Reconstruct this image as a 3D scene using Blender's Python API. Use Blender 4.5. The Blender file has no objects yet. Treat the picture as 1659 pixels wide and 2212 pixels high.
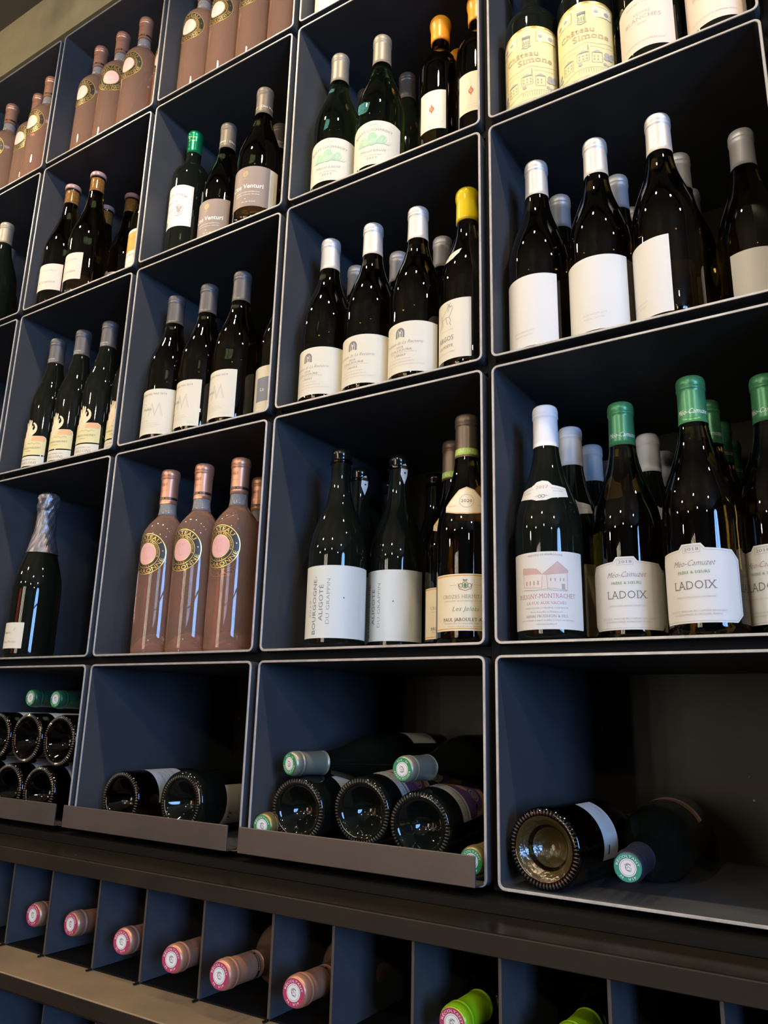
import bpy, bmesh, math, random
from mathutils import Matrix, Vector
random.seed(7)
PI = math.pi
sc = bpy.context.scene
C = bpy.context.scene.collection
Z0 = 1.60                      # height of the joint between the bottom boxes and the first bottle row
W, H, H0 = 0.360, 0.3651, 0.2633
Y_LAMP, Z_LAMP = -0.40, Z0 + 1.42

# ------------------------------------------------------------------ camera
def make_camera():
    yaw, pitch, roll = -0.566481, 0.257355, 0.0241593
    f = Vector((math.sin(yaw)*math.cos(pitch), math.cos(yaw)*math.cos(pitch), math.sin(pitch)))
    r = f.cross(Vector((0, 0, 1))).normalized(); u = r.cross(f)
    r2 = r*math.cos(roll) + u*math.sin(roll); u2 = -r*math.sin(roll) + u*math.cos(roll)
    cd = bpy.data.cameras.new('camera'); cam = bpy.data.objects.new('camera', cd); C.objects.link(cam)
    m = Matrix((r2, u2, -f)).transposed().to_4x4(); m.translation = Vector((0.38728, -0.84620, Z0-0.0792))
    cam.matrix_world = m
    cd.sensor_fit = 'VERTICAL'; cd.sensor_height = 36; cd.lens = 36*1684.8/2212; cd.clip_start = 0.02
    sc.camera = cam
make_camera()

# ------------------------------------------------------------------ world and exposure
wd = bpy.data.worlds.new('world'); sc.world = wd; wd.use_nodes = True
wd.node_tree.nodes['Background'].inputs[0].default_value = (0.35, 0.5, 0.9, 1)
wd.node_tree.nodes['Background'].inputs[1].default_value = 0.05
sc.view_settings.view_transform = 'Standard'; sc.view_settings.look = 'None'
sc.view_settings.gamma = 1; sc.view_settings.use_curve_mapping = False
sc.view_settings.exposure = 0.2
sc.cycles.use_denoising = True
sc.cycles.max_bounces = 14; sc.cycles.transmission_bounces = 12
sc.cycles.sample_clamp_indirect = 6.0
sc.cycles.caustics_refractive = True; sc.cycles.caustics_reflective = False

# ------------------------------------------------------------------ lamps of the room (built here because they light the scene)
SPOT_W = 15.5; BULB_E = 350.0; TUBE_E = 16.0; DOOR_E = 25.0; DOOR_C = (0.23, 0.48, 1.0)

# ------------------------------------------------------------------ materials
MATS = {}
def mat(name, col, rough=0.5, metal=0.0, spec=0.5, coat=0.0, trans=0.0, ior=1.5, emit=None, es=1.0, noise=None, bump=None, sub=0.0):
    if name in MATS: return MATS[name]
    m = bpy.data.materials.new(name); m.use_nodes = True; nt = m.node_tree; b = nt.nodes['Principled BSDF']
    b.inputs['Base Color'].default_value = (*col, 1); b.inputs['Roughness'].default_value = rough
    b.inputs['Metallic'].default_value = metal; b.inputs['Specular IOR Level'].default_value = spec
    b.inputs['Coat Weight'].default_value = coat; b.inputs['Transmission Weight'].default_value = trans
    b.inputs['IOR'].default_value = ior
    if emit:
        b.inputs['Emission Color'].default_value = (*emit, 1); b.inputs['Emission Strength'].default_value = es
    if noise or bump:
        tc = nt.nodes.new('ShaderNodeTexCoord')
    if noise:                                   # (scale, second colour, low, high)
        s, c2, lo, hi = noise
        n = nt.nodes.new('ShaderNodeTexNoise'); n.inputs['Scale'].default_value = s; n.inputs['Detail'].default_value = 6
        n.inputs['Roughness'].default_value = 0.65
        nt.links.new(tc.outputs['Object'], n.inputs['Vector'])
        r = nt.nodes.new('ShaderNodeValToRGB'); r.color_ramp.elements[0].position = lo; r.color_ramp.elements[1].position = hi
        r.color_ramp.elements[0].color = (*col, 1); r.color_ramp.elements[1].color = (*c2, 1)
        nt.links.new(n.outputs['Fac'], r.inputs['Fac']); nt.links.new(r.outputs['Color'], b.inputs['Base Color'])
    if bump:
        n2 = nt.nodes.new('ShaderNodeTexNoise'); n2.inputs['Scale'].default_value = bump[0]; n2.inputs['Detail'].default_value = 4
        nt.links.new(tc.outputs['Object'], n2.inputs['Vector'])
        bp = nt.nodes.new('ShaderNodeBump'); bp.inputs['Strength'].default_value = bump[1]; bp.inputs['Distance'].default_value = 0.001
        nt.links.new(n2.outputs['Fac'], bp.inputs['Height']); nt.links.new(bp.outputs['Normal'], b.inputs['Normal'])
    MATS[name] = m
    return m
def speckled(name, base, c2, fleck, rough):
    m = mat(name, base, rough, spec=0.25, noise=(9, c2, 0.35, 0.7)); nt = m.node_tree; b = nt.nodes['Principled BSDF']
    if 'fleck' in nt.nodes: return m
    tc = nt.nodes.new('ShaderNodeTexCoord')
    v = nt.nodes.new('ShaderNodeTexVoronoi'); v.name = 'fleck'; v.inputs['Scale'].default_value = 30; v.inputs['Randomness'].default_value = 1
    nt.links.new(tc.outputs['Object'], v.inputs['Vector'])
    r = nt.nodes.new('ShaderNodeValToRGB'); r.color_ramp.elements[0].position = 0.03; r.color_ramp.elements[1].position = 0.055
    r.color_ramp.elements[0].color = (1, 1, 1, 1); r.color_ramp.elements[1].color = (0, 0, 0, 1)
    nt.links.new(v.outputs['Distance'], r.inputs['Fac'])
    src = b.inputs['Base Color'].links[0].from_socket
    mx = nt.nodes.new('ShaderNodeMix'); mx.data_type = 'RGBA'
    nt.links.new(r.outputs['Color'], mx.inputs[0]); nt.links.new(src, mx.inputs[6]); mx.inputs[7].default_value = (*fleck, 1)
    nt.links.new(mx.outputs[2], b.inputs['Base Color'])
    return m

STEEL = mat('blackened_steel', (0.068, 0.070, 0.074), 0.50, spec=0.3, noise=(7, (0.050, 0.052, 0.056), 0.35, 0.7), bump=(400, 0.08))
RIM = mat('cut_steel_edge', (0.46, 0.44, 0.41), 0.4, metal=0.35, noise=(40, (0.32, 0.30, 0.27), 0.4, 0.7))
BACK = speckled('dark_back_board', (0.022, 0.015, 0.004), (0.013, 0.009, 0.003), (0.25, 0.22, 0.18), 0.45)
GRID = mat('black_grid_steel', (0.004, 0.004, 0.004), 0.7, spec=0.15)
LIP = mat('brown_steel_plate', (0.112, 0.088, 0.070), 0.42, metal=0.3, noise=(6, (0.078, 0.062, 0.050), 0.35, 0.7), bump=(300, 0.1))
COUNTER = speckled('waxed_dark_counter', (0.015, 0.011, 0.006), (0.008, 0.006, 0.004), (0.09, 0.075, 0.05), 0.24)
PLINTH = mat('plinth_black', (0.006, 0.005, 0.004), 0.55, spec=0.15)
COUNTER_EDGE = mat('counter_edge_brown', (0.015, 0.010, 0.006), 0.55, spec=0.25, noise=(12, (0.024, 0.017, 0.010), 0.35, 0.7), bump=(80, 0.3))
LEDGE = mat('tan_ledge_board', (0.24, 0.17, 0.10), 0.42, noise=(14, (0.17, 0.125, 0.085), 0.35, 0.7), bump=(60, 0.2))
DARKIN = mat('dark_rack_inside', (0.02, 0.02, 0.022), 0.6)
PLASTER = mat('brown_painted_plaster', (0.33, 0.265, 0.125), 0.9, noise=(11, (0.25, 0.20, 0.095), 0.3, 0.75), bump=(60, 0.6))
CEILM = mat('ceiling_paint', (0.13, 0.105, 0.07), 0.9, noise=(5, (0.10, 0.08, 0.055), 0.3, 0.7))
WALLM = mat('room_wall_paint', (0.07, 0.052, 0.04), 0.8, noise=(3, (0.05, 0.04, 0.03), 0.3, 0.7))
FLOORM = mat('room_floor_stone', (0.045, 0.038, 0.03), 0.5, noise=(4, (0.028, 0.023, 0.02), 0.3, 0.7))
G_DARK = mat('dark_olive_glass', (0.15, 0.095, 0.018), 0.015, trans=1.0, ior=1.5)
G_AMBER = mat('frosted_amber_green_glass', (0.42, 0.36, 0.14), 0.08, trans=0.85, ior=1.5, bump=(120, 0.6))
G_BLACK = mat('black_green_glass', (0.010, 0.013, 0.009), 0.03, trans=0.5, ior=1.5)
G_GREEN = mat('green_glass', (0.34, 0.50, 0.19), 0.015, trans=1.0, ior=1.45)
G_ROSE = mat('rose_wine_in_clear_glass', (1.0, 0.62, 0.45), 0.015, trans=0.87, ior=1.45)
G_KNURL = mat('ribbed_glass_edge', (0.22, 0.18, 0.13), 0.12, metal=0.5, spec=1.0)
G_PUNT = mat('punt_golden_glow', (0.055, 0.038, 0.010), 0.10, metal=0.1, spec=1.0, bump=(160, 1.0))  # golden light caught in the punt, put into the base colour
G_CLEAR = mat('clear_glass', (0.93, 0.90, 0.86), 0.02, trans=0.80, ior=1.45)
G_CORK = mat('cork_seen_through_glass', (0.26, 0.13, 0.035), 0.10, noise=(120, (0.16, 0.08, 0.02), 0.4, 0.6), coat=0.6)
PAPER = {k: mat('paper_' + k, v, 0.55) for k, v in dict(
    white=(0.70, 0.685, 0.64), cream=(0.70, 0.65, 0.52), warm=(0.82, 0.70, 0.48), pale=(0.66, 0.68, 0.63),
    pink=(0.70, 0.57, 0.48), yellow=(0.72, 0.64, 0.32), taupe=(0.27, 0.205, 0.17), ivory=(0.78, 0.70, 0.50), grey=(0.62, 0.63, 0.62)).items()}
INK = {k: mat('ink_' + k, v, 0.5) for k, v in dict(
    black=(0.03, 0.03, 0.03), grey=(0.20, 0.19, 0.185), pale=(0.38, 0.36, 0.33), red=(0.48, 0.22, 0.20), wash=(0.72, 0.64, 0.56), brown=(0.30, 0.19, 0.09),
    green=(0.09, 0.26, 0.09), seal=(0.02, 0.25, 0.08), leaf=(0.34, 0.54, 0.36), white=(0.80, 0.79, 0.76), pink=(0.78, 0.42, 0.38), teal=(0.02, 0.27, 0.18),
    orange=(0.75, 0.33, 0.03), salmon=(0.78, 0.42, 0.22), yellow=(0.80, 0.62, 0.22), blue=(0.10, 0.13, 0.40), purple=(0.20, 0.10, 0.30),
    slate=(0.20, 0.22, 0.28), crimson=(0.42, 0.03, 0.10), lime=(0.40, 0.62, 0.06), cream=(0.82, 0.70, 0.45), hand=(0.82, 0.68, 0.44),
    rust=(0.45, 0.12, 0.05), tan=(0.45, 0.33, 0.18), roof=(0.60, 0.40, 0.34), sepia=(0.42, 0.33, 0.27), mid=(0.16, 0.16, 0.17))
    .items()}
GOLD = mat('gold_foil', (0.80, 0.56, 0.17), 0.3, metal=0.7)
INK['gold'] = GOLD
INK['label_black'] = mat('label_black', (0.02, 0.018, 0.015), 0.4)
def foil(name, c, rough=0.35, metal=0.6): return mat('foil_' + name, c, rough, metal, bump=(150, 0.05))
FOIL = dict(silver=foil('silver', (0.60, 0.59, 0.59), 0.46, 0.5), pewter=foil('pewter', (0.27, 0.25, 0.21), 0.48, 0.5), smoke=foil('smoke', (0.15, 0.13, 0.105), 0.5, 0.4),
    dark=foil('dark_grey', (0.13, 0.12, 0.12), 0.45, 0.5), bronze=foil('bronze_brown', (0.17, 0.125, 0.09), 0.4, 0.5),
    white=foil('white', (0.80, 0.80, 0.82), 0.35, 0.0), green=foil('green', (0.06, 0.25, 0.11), 0.32, 0.3), emerald=foil('emerald', (0.01, 0.30, 0.13), 0.25, 0.7),
    rose=foil('rose_copper', (0.66, 0.33, 0.21), 0.36, 0.6), orange=foil('orange_wax', (0.85, 0.33, 0.02), 0.35, 0.0), yellow=foil('yellow_wax', (0.80, 0.60, 0.01), 0.22, 0.0),
    gun=foil('gunmetal', (0.11, 0.105, 0.11), 0.45, 0.5), mauve=foil('mauve_wax', (0.36, 0.22, 0.22), 0.3, 0.0), lime=foil('lime_green', (0.36, 0.66, 0.01), 0.35, 0.1),
    olive=foil('olive_silver', (0.36, 0.36, 0.28), 0.36, 0.6), midnight=foil('midnight', (0.03, 0.035, 0.06), 0.35, 0.4), black=foil('black_foil', (0.025, 0.022, 0.025), 0.3, 0.4),
    forest=foil('forest', (0.02, 0.08, 0.045), 0.35, 0.3), champ=foil('champagne_grey', (0.22, 0.21, 0.22), 0.35, 0.7), goldy=foil('old_gold', (0.42, 0.32, 0.12), 0.35, 0.7))

# ------------------------------------------------------------------ object helpers
def link(o, parent=None):
    C.objects.link(o)
    if parent is not None: o.parent = parent
    return o
def obj(name, me, m=None, parent=None, smooth=False):
    if isinstance(me, bmesh.types.BMesh):
        bm = me; me = bpy.data.meshes.new(name); bm.to_mesh(me); bm.free()
    if m is not None and not me.materials: me.materials.append(m)
    if smooth: me.polygons.foreach_set('use_smooth', [True]*len(me.polygons))
    return link(bpy.data.objects.new(name, me), parent)
def empty(name, loc=(0, 0, 0)):
    o = bpy.data.objects.new(name, None); o.location = loc; o.empty_display_size = 0.02
    return link(o)
def tag(o, label=None, cat=None, group=None, kind=None):
    if label: o['label'] = label
    if cat: o['category'] = cat
    if group: o['group'] = group
    if kind: o['kind'] = kind
    return o
def copy_tree(o, parent=None):
    c = o.copy(); C.objects.link(c); c.parent = parent
    for ch in o.children: copy_tree(ch, c)
    return c
def add_box(bm, x0, x1, y0, y1, z0, z1, bev=0.0):
    vs = [bm.verts.new(p) for p in ((x0,y0,z0),(x1,y0,z0),(x1,y1,z0),(x0,y1,z0),(x0,y0,z1),(x1,y0,z1),(x1,y1,z1),(x0,y1,z1))]
    fs = [bm.faces.new([vs[i] for i in q]) for q in ((0,3,2,1),(4,5,6,7),(0,1,5,4),(1,2,6,5),(2,3,7,6),(3,0,4,7))]
    if bev:
        es = {e for f in fs for e in f.edges}
        bmesh.ops.bevel(bm, geom=list(es), offset=bev, segments=1, affect='EDGES')
def box(name, x0, x1, y0, y1, z0, z1, m, parent=None, bev=0.0):
    bm = bmesh.new(); add_box(bm, x0, x1, y0, y1, z0, z1, bev); return obj(name, bm, m, parent)
def lathe(prof, seg=48, wob=None):
    """prof: list of (r, z) in mm, from bottom centre to top centre"""
    bm = bmesh.new(); rings = []
    for r, z in prof:
        if r < 1e-6: rings.append([bm.verts.new((0, 0, z/1000))])
        else:
            ring = []
            for i in range(seg):
                a = 2*PI*i/seg; rr = r + (wob(a, z) if wob else 0)
                ring.append(bm.verts.new((rr/1000*math.sin(a), -rr/1000*math.cos(a), z/1000)))
            rings.append(ring)
    for a, b in zip(rings, rings[1:]):
        n = max(len(a), len(b))
        for i in range(n):
            j = (i+1) % n
            q = []
            for v in ((a[i % len(a)]), (a[j % len(a)]), (b[j % len(b)]), (b[i % len(b)])):
                if v not in q: q.append(v)
            if len(q) > 2:
                try: bm.faces.new(q)
                except ValueError: pass
    bmesh.ops.recalc_face_normals(bm, faces=bm.faces[:])
    return bm
def rad(prof, z):
    best = 0
    for (r0, z0), (r1, z1) in zip(prof, prof[1:]):
        if z1 > z0 and z0 <= z <= z1 and r0 > 10: best = max(best, r0 + (r1-r0)*(z-z0)/(z1-z0))
    return best or 38

# ------------------------------------------------------------------ flat print: 2D shapes in mm, wrapped round the bottle
_txt = {}
def glyphs(s, off=0.0, serif=False):
    if (s, off, serif) in _txt: return _txt[(s, off, serif)]
    cu = bpy.data.curves.new('t', 'FONT'); cu.body = s; cu.size = 1.0; cu.resolution_u = 2; cu.space_character = 1.04; cu.offset = off
    o = bpy.data.objects.new('t', cu); C.objects.link(o)
    dg = bpy.context.evaluated_depsgraph_get(); me = bpy.data.meshes.new_from_object(o.evaluated_get(dg))
    vs = [(v.co.x, v.co.y) for v in me.vertices]; fs = [tuple(p.vertices) for p in me.polygons]
    bpy.data.objects.remove(o); bpy.data.curves.remove(cu); bpy.data.meshes.remove(me)
    if serif:                      # small slabs where a stem ends on the baseline or at capital / x height
        cnt = {}
        for f in fs:
            for a, b in zip(f, f[1:]+f[:1]): cnt[(min(a, b), max(a, b))] = cnt.get((min(a, b), max(a, b)), 0)+1
        for (a, b), c in cnt.items():
            if c > 1: continue
            (ax, ay), (bx, by) = vs[a], vs[b]
            if abs(ay-by) < .004 and .03 < abs(ax-bx) < .17:
                up = ay < .02 and abs(ay) < .03
                top = abs(ay-.69) < .06 or abs(ay-.52) < .05
                if not (up or top): continue
                h0, h1 = (ay, ay+.042) if up else (ay-.042, ay)
                n = len(vs); x0, x1 = min(ax, bx)-.075, max(ax, bx)+.075
                vs += [(x0, h0), (x1, h0), (x1, h1), (x0, h1)]; fs.append((n, n+1, n+2, n+3))
    if vs:
        x0 = min(v[0] for v in vs); x1 = max(v[0] for v in vs)
        vs = [(x-(x0+x1)/2, y) for x, y in vs]
    else: x0 = x1 = 0
    _txt[(s, off, serif)] = (vs, fs, x1-x0)
    return _txt[(s, off, serif)]
CAP = 0.69
class Art:
    def __init__(s, serif=False, bold=0.0): s.layers = []; s.serif = serif; s.bold = bold
    def L(s, name, ink):
        for l in s.layers:
            if l[0] == name and l[1] == ink: s.cur = l; return s
        s.cur = [name, ink, [], []]; s.layers.append(s.cur); return s
    def put(s, vs, fs):
        n = len(s.cur[2]); s.cur[2].extend(vs); s.cur[3].extend(tuple(i+n for i in f) for f in fs); return s
    def poly(s, pts): return s.put(list(pts), [tuple(range(len(pts)))])
    def rect(s, x0, x1, y0, y1): return s.poly([(x0, y0), (x1, y0), (x1, y1), (x0, y1)])
    def disc(s, cx, cy, r, ry=None, n=28):
        ry = ry or r
        return s.poly([(cx+r*math.cos(2*PI*i/n), cy+ry*math.sin(2*PI*i/n)) for i in range(n)])
    def ring(s, cx, cy, r0, r1, n=48, k=1.0, a0=0.0, a1=2*PI):
        vs = []; fs = []
        for i in range(n+1):
            a = a0+(a1-a0)*i/n
            vs += [(cx+r0*math.cos(a), cy+k*r0*math.sin(a)), (cx+r1*math.cos(a), cy+k*r1*math.sin(a))]
        for i in range(n): fs.append((2*i, 2*i+1, 2*i+3, 2*i+2))
        return s.put(vs, fs)
    def line(s, pts, w=0.3):
        for (x0, y0), (x1, y1) in zip(pts, pts[1:]):
            d = math.hypot(x1-x0, y1-y0) or 1; nx, ny = -(y1-y0)/d*w/2, (x1-x0)/d*w/2
            s.poly([(x0+nx, y0+ny), (x0-nx, y0-ny), (x1-nx, y1-ny), (x1+nx, y1+ny)])
        return s
    def frame(s, x0, x1, y0, y1, w=0.3): return s.line([(x0, y0), (x1, y0), (x1, y1), (x0, y1), (x0, y0)], w)
    def text(s, t, cx, cy, cap, width=None, shear=0.0, rot=0.0, arc=None):
        """cx, cy: middle of the baseline; cap: capital height; arc: sagging radius (+ arches upwards)"""
        vs, fs, w = glyphs(t, -0.014 if s.cur[0].startswith(('thin', 'script', 'small')) else s.bold, s.serif and not s.cur[0].startswith('script'))
        if not vs: return s
        k = cap/CAP; kx = (width/w) if width else k
        out = []
        for x, y in vs:
            X, Y = x*kx + shear*y*k, y*k
            if arc:
                a = X/arc; R = arc + Y
                X, Y = R*math.sin(a), R*math.cos(a) - arc
            if rot:
                X, Y = X*math.cos(rot)-Y*math.sin(rot), X*math.sin(rot)+Y*math.cos(rot)
            out.append((cx+X, cy+Y))
        return s.put(out, fs)
    def ringtext(s, t, cx, cy, R, cap, a_mid, inward=False, width=None):
        """a_mid clockwise from the top; inward: letter tops towards the middle"""
        vs, fs, w = glyphs(t, 0.0, s.serif); k = cap/CAP; kx = (width/w) if width else k; out = []
        for x, y in vs:
            X, Y = x*kx, y*k
            if inward: a = a_mid - X/R; r = R - Y
            else: a = a_mid + X/R; r = R + Y
            out.append((cx+r*math.sin(a), cy+r*math.cos(a)))
        return s.put(out, fs)
def wrap(vs, fs, prof, centre, off, stepu=4.0, stepv=None, edge=False):
    bm = bmesh.new(); bv = [bm.verts.new((x, y, 0)) for x, y in vs]
    for f in fs:
        try: bm.faces.new([bv[i] for i in f])
        except ValueError: pass
    xs = [v[0] for v in vs]; ys = [v[1] for v in vs]
    def cuts(lo, hi, st, ax):
        k = math.floor(lo/st)+1
        while k*st < hi:
            co = Vector((k*st, 0, 0)) if ax == 0 else Vector((0, k*st, 0)); no = Vector((1, 0, 0)) if ax == 0 else Vector((0, 1, 0))
            bmesh.ops.bisect_plane(bm, geom=bm.verts[:]+bm.edges[:]+bm.faces[:], plane_co=co, plane_no=no, dist=1e-5)
            k += 1
    cuts(min(xs), max(xs), stepu, 0)
    if stepv: cuts(min(ys), max(ys), stepv, 1)
    c = math.radians(centre)
    for f in bm.faces:
        if f.normal.z < 0: f.normal_flip()
    for v in bm.verts:
        r = rad(prof, max(v.co.y, 10)) + off; a = c + v.co.x/r
        v.co = Vector((r/1000*math.sin(a), -r/1000*math.cos(a), v.co.y/1000))
    bm.normal_update()
    return bm
def lay_flat(vs, fs, z, tilt=0.0):
    """print lying on the top disc of a capsule"""
    bm = bmesh.new(); bv = [bm.verts.new((x/1000, y/1000, z/1000)) for x, y in vs]
    for f in fs:
        try: bm.faces.new([bv[i] for i in f])
        except ValueError: pass
    for f in bm.faces:
        f.normal_update()
        if f.normal.z < 0: f.normal_flip()
    return bm
def sticker(parent, prof, name, paper, outline, centre, art=None, stepv=None, base=0.2, label=None, thick=True):
    lab = obj(name, wrap(outline, [tuple(range(len(outline)))], prof, centre, base, 3.0, stepv), paper, parent, smooth=True)
    if label: lab['label'] = label
    if art:
        for k, (nm, ink, vs, fs) in enumerate(art.layers):
            if vs:
                p = obj(nm, wrap(vs, fs, prof, centre, base+0.16+0.07*k, 5.0, stepv), INK[ink], lab, smooth=True)
                if nm.startswith(('landscape', 'vignette', 'small', 'salmon', 'engraving', 'white_bands', 'green_stamps', 'dark_rules')): p['kind'] = 'stuff'
    return lab
def rc(x0, x1, y0, y1, r=1.0, n=3):
    pts = []
    for cx, cy, a0 in ((x1-r, y0+r, -90), (x1-r, y1-r, 0), (x0+r, y1-r, 90), (x0+r, y0+r, 180)):
        for i in range(n+1):
            a = math.radians(a0+90*i/n); pts.append((cx+r*math.cos(a), cy+r*math.sin(a)))
    return pts

# ------------------------------------------------------------------ bottle profiles (mm)
PUNT = [(0, 30), (9, 27), (19, 17), (28, 4), (31, 1.2), (33.5, 0.0)]
def burg(h=298, R=40.5):
    k = R/40.5; t = h-298
    return PUNT + [(37*k, 0.6), (39.6*k, 3.2), (R, 8), (R, 60), (R, 128), (40.1*k, 138), (38.9*k, 149), (36.6*k, 161), (33.2*k, 173), (29.2*k, 185), (25.2*k, 196+t*.3),
        (21.6, 207+t*.5), (18.8, 218+t*.7), (16.9, 229+t), (15.4, 241+t), (14.9, 255+t), (14.6, 279+t), (14.6, 283+t), (15.2, 284+t), (15.2, 291+t), (14.2, 295+t), (0, 295+t)]
def bord(h=300, R=37.5, body=186):
    t = h-300
    return PUNT + [(34.8*R/37.5, 0.4), (R-0.8, 3), (R, 7), (R, 80), (R, body), (R-.8, body+9), (R-3.6, body+18), (R-8.8, body+27), (24, body+34), (19, body+39.5), (16, body+44.5), (14.6, body+51), (14.1, body+60),
        (14.2, 285+t), (15.1, 286+t), (15.1, 293+t), (14.4, 297+t), (0, 297+t)]
def rhone(h=309, R=39.8):
    t = h-309
    return PUNT + [(37, 0.5), (R-.6, 3), (R, 8), (R, 70), (R, 140), (R-.8, 152), (R-2.8, 165), (R-6.2, 178), (R-10.6, 191), (24.4, 205), (20.2, 218), (17.6, 230+t*.5), (16, 242+t), (15, 256+t), (14.8, 270+t), (14.5, 294+t),
        (15.2, 295+t), (15.2, 302+t), (14.6, 306+t), (0, 306+t)]
def champ(h=318, R=44):
    return PUNT + [(39, 0.5), (R-.6, 4), (R, 9), (R, 80), (R, 125), (R-1, 140), (R-3.6, 156), (R-8, 173), (R-13.4, 191), (25.8, 208), (21.6, 225), (18.6, 242), (17, 258), (16, 275), (16, 300), (17.6, 302), (17.6, 308), (16, 314), (0, 314)]
def capsule_prof(prof, length, rim=1.0, over=0.6, top_r=14.0):
    h = prof[-1][1]; z0 = h-length
    pts = [(rad(prof, z0)-0.6, z0), (rad(prof, z0)+over, z0)]
    z = z0
    while z < h-19:
        pts.append((rad(prof, z)+over, z)); z += 6
    pts += [(14.6+over, h-18), (14.6+over, h-15.6), (15.5+over, h-14.6), (15.6+over, h-12.6), (14.8+over, h-11.8), (14.9+over, h-10.8), (15.4+over, h-10), (15.4+over, h-6), (15.0+over, h-3), (14.0+over, h-0.4), (12.4+over, h+1.0), (9, h+1.6), (0, h+1.7)]
    return pts

# ------------------------------------------------------------------ bottle maker
def knurl(parent, m, r=36.6, n=60):
    bm = bmesh.new()
    for i in range(n):
        a = 2*PI*i/n; c = Vector((math.cos(a)*r/1000, math.sin(a)*r/1000, 0.0014))
        rd = Vector((math.cos(a), math.sin(a), 0)); tg = Vector((-math.sin(a), math.cos(a), 0)); up = Vector((0, 0, 1))
        vs = [bm.verts.new(c+d) for d in (rd*0.0036, -rd*0.0040, tg*0.0016, -tg*0.0016, -up*0.0034)]
        for q in ((0, 2, 4), (2, 1, 4), (1, 3, 4), (3, 0, 4)): bm.faces.new([vs[j] for j in q])
    bmesh.ops.recalc_face_normals(bm, faces=bm.faces[:])
    return obj('knurled_base_ring', bm, G_KNURL, parent)
def cap_disc(parent, zt, ring_ink, txt='RÉCOLTANT'):
    d = obj('tax_seal', lay_flat(*disc_shape(13.6), zt), INK[ring_ink], parent)
    a = Art().L('seal_centre', 'white').disc(0, 0, 8.6, n=32)
    a.L('seal_lettering', 'white').ringtext(txt, 0, 0, 9.7, 2.3, 0, width=27).ringtext('41A · N', 0, 0, 9.7, 2.3, PI, width=15)
    a.L('seal_emblem', 'grey').ring(0, 0, 7.2, 7.6, 30).ring(0.6, 0.3, 2.6, 3.3, 20, a0=0.6, a1=5.2).ring(-0.8, 0.9, 1.1, 1.6, 12).line([(-1.2, -2.6), (2.6, -3.6), (3.4, -1.0), (1.2, 0.8)], 0.5).line([(-3.4, 2.2), (-0.4, 4.2), (2.8, 3.0)], 0.5)
    for k, (nm, ink, vs, fs) in enumerate(a.layers): obj(nm, lay_flat(vs, fs, zt+0.12+0.06*k), INK[ink], d)
    return d
def disc_shape(r, n=36):
    return [(r*math.cos(2*PI*i/n), r*math.sin(2*PI*i/n)) for i in range(n)], [tuple(range(n))]
_mesh = {}
def lathe_me(key, prof, seg=56):
    if key not in _mesh:
        bm = lathe(prof, seg); me = bpy.data.meshes.new(key); bm.to_mesh(me); bm.free()
        me.polygons.foreach_set('use_smooth', [True]*len(me.polygons)); _mesh[key] = me
    return _mesh[key]
def glass_obj(parent, key, prof, m, seg=56, name='glass_body'):
    me = lathe_me(key, prof, seg)
    if not me.materials: me.materials.append(m)
    return link(bpy.data.objects.new(name, me), parent)
def capsule_obj(parent, key, prof, length, foilm, name='capsule', **kw):
    cp = capsule_prof(prof, length, **kw)
    me = lathe_me('capsule_'+key, cp, 40)
    if not me.materials: me.materials.append(foilm)
    return link(bpy.data.objects.new(name, me), parent), cp
def capsule_print(cap, cp, art, centre, base=0.15):
    for k, (nm, ink, vs, fs) in enumerate(art.layers):
        if vs: obj(nm, wrap(vs, fs, cp, centre, base+0.1*k, 3.0), INK[ink], cap, smooth=True)

# ---- label designs. every function returns (paper, outline, centre, art, part name)
def lab_puligny(c):
    a = Art(True, -0.006)
    a.L('lettering', 'red').text('PULIGNY-MONTRACHET', 0, 47.5, 5.2, 72).text('LA RUE AUX VACHES', 0, 40.5, 3.2, 48)
    a.L('small_lettering', 'grey').text('VINS FINS DE BOURGOGNE', 0, 97.5, 2.2, 42, arc=220).text('HENRI PRUDHON & FILS', 0, 25.5, 3.0, 50).text('Mis en Bouteilles au Domaine par', 0, 31.0, 1.7, 38, .2).text('VITICULTEURS A SAINT-AUBIN CÔTE-D\'OR FRANCE', 0, 21.5, 1.4, 66).text('www.henri-prudhon.fr', 0, 17.2, 1.6, 24, .2).text('APPELLATION D\'ORIGINE CONTRÔLÉE', 0, 35.6, 1.5, 52)
    a.L('engraving_wash', 'wash').poly([(-28, 58), (26, 56), (26, 82), (14, 89), (0, 76), (-8, 82), (-28, 84)])
    a.L('engraving_roofs', 'roof').poly([(-29, 84), (-10, 82), (-3, 75), (-29, 76)]).poly([(-3, 75), (15, 90), (28, 79), (27, 77), (2, 74)])
    a.L('engraving_lines', 'sepia').line([(-29, 84), (-10, 82), (-3, 75), (15, 90), (28, 79)], .5).line([(-27, 76), (-27, 61), (-4, 59), (-3, 74)], .4).line([(2, 74), (3, 59), (26, 57), (26, 77)], .4)
    for x in (-24, -19, -14, -9): a.rect(x, x+1.6, 63, 68)
    for x in (6, 11, 17, 21): a.rect(x, x+1.2, 67, 70.5)
    for i in range(9): a.line([(-26+3*i, 83.4-.5*i), (-26+3*i, 76.6)], .18)
    for i in range(10): a.line([(3+2.2*i, 76+1.2*min(i, 6)), (4+2.2*i, 75)], .18)
    a.rect(19, 23, 57.5, 64)
    a.line([(-28, 58), (-12, 56.5), (2, 58.5), (10, 56), (26, 56.5)], .3)
    return PAPER['white'], rc(-50, 50, 12, 102, 1.5), c, a, 'front_label'
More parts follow.
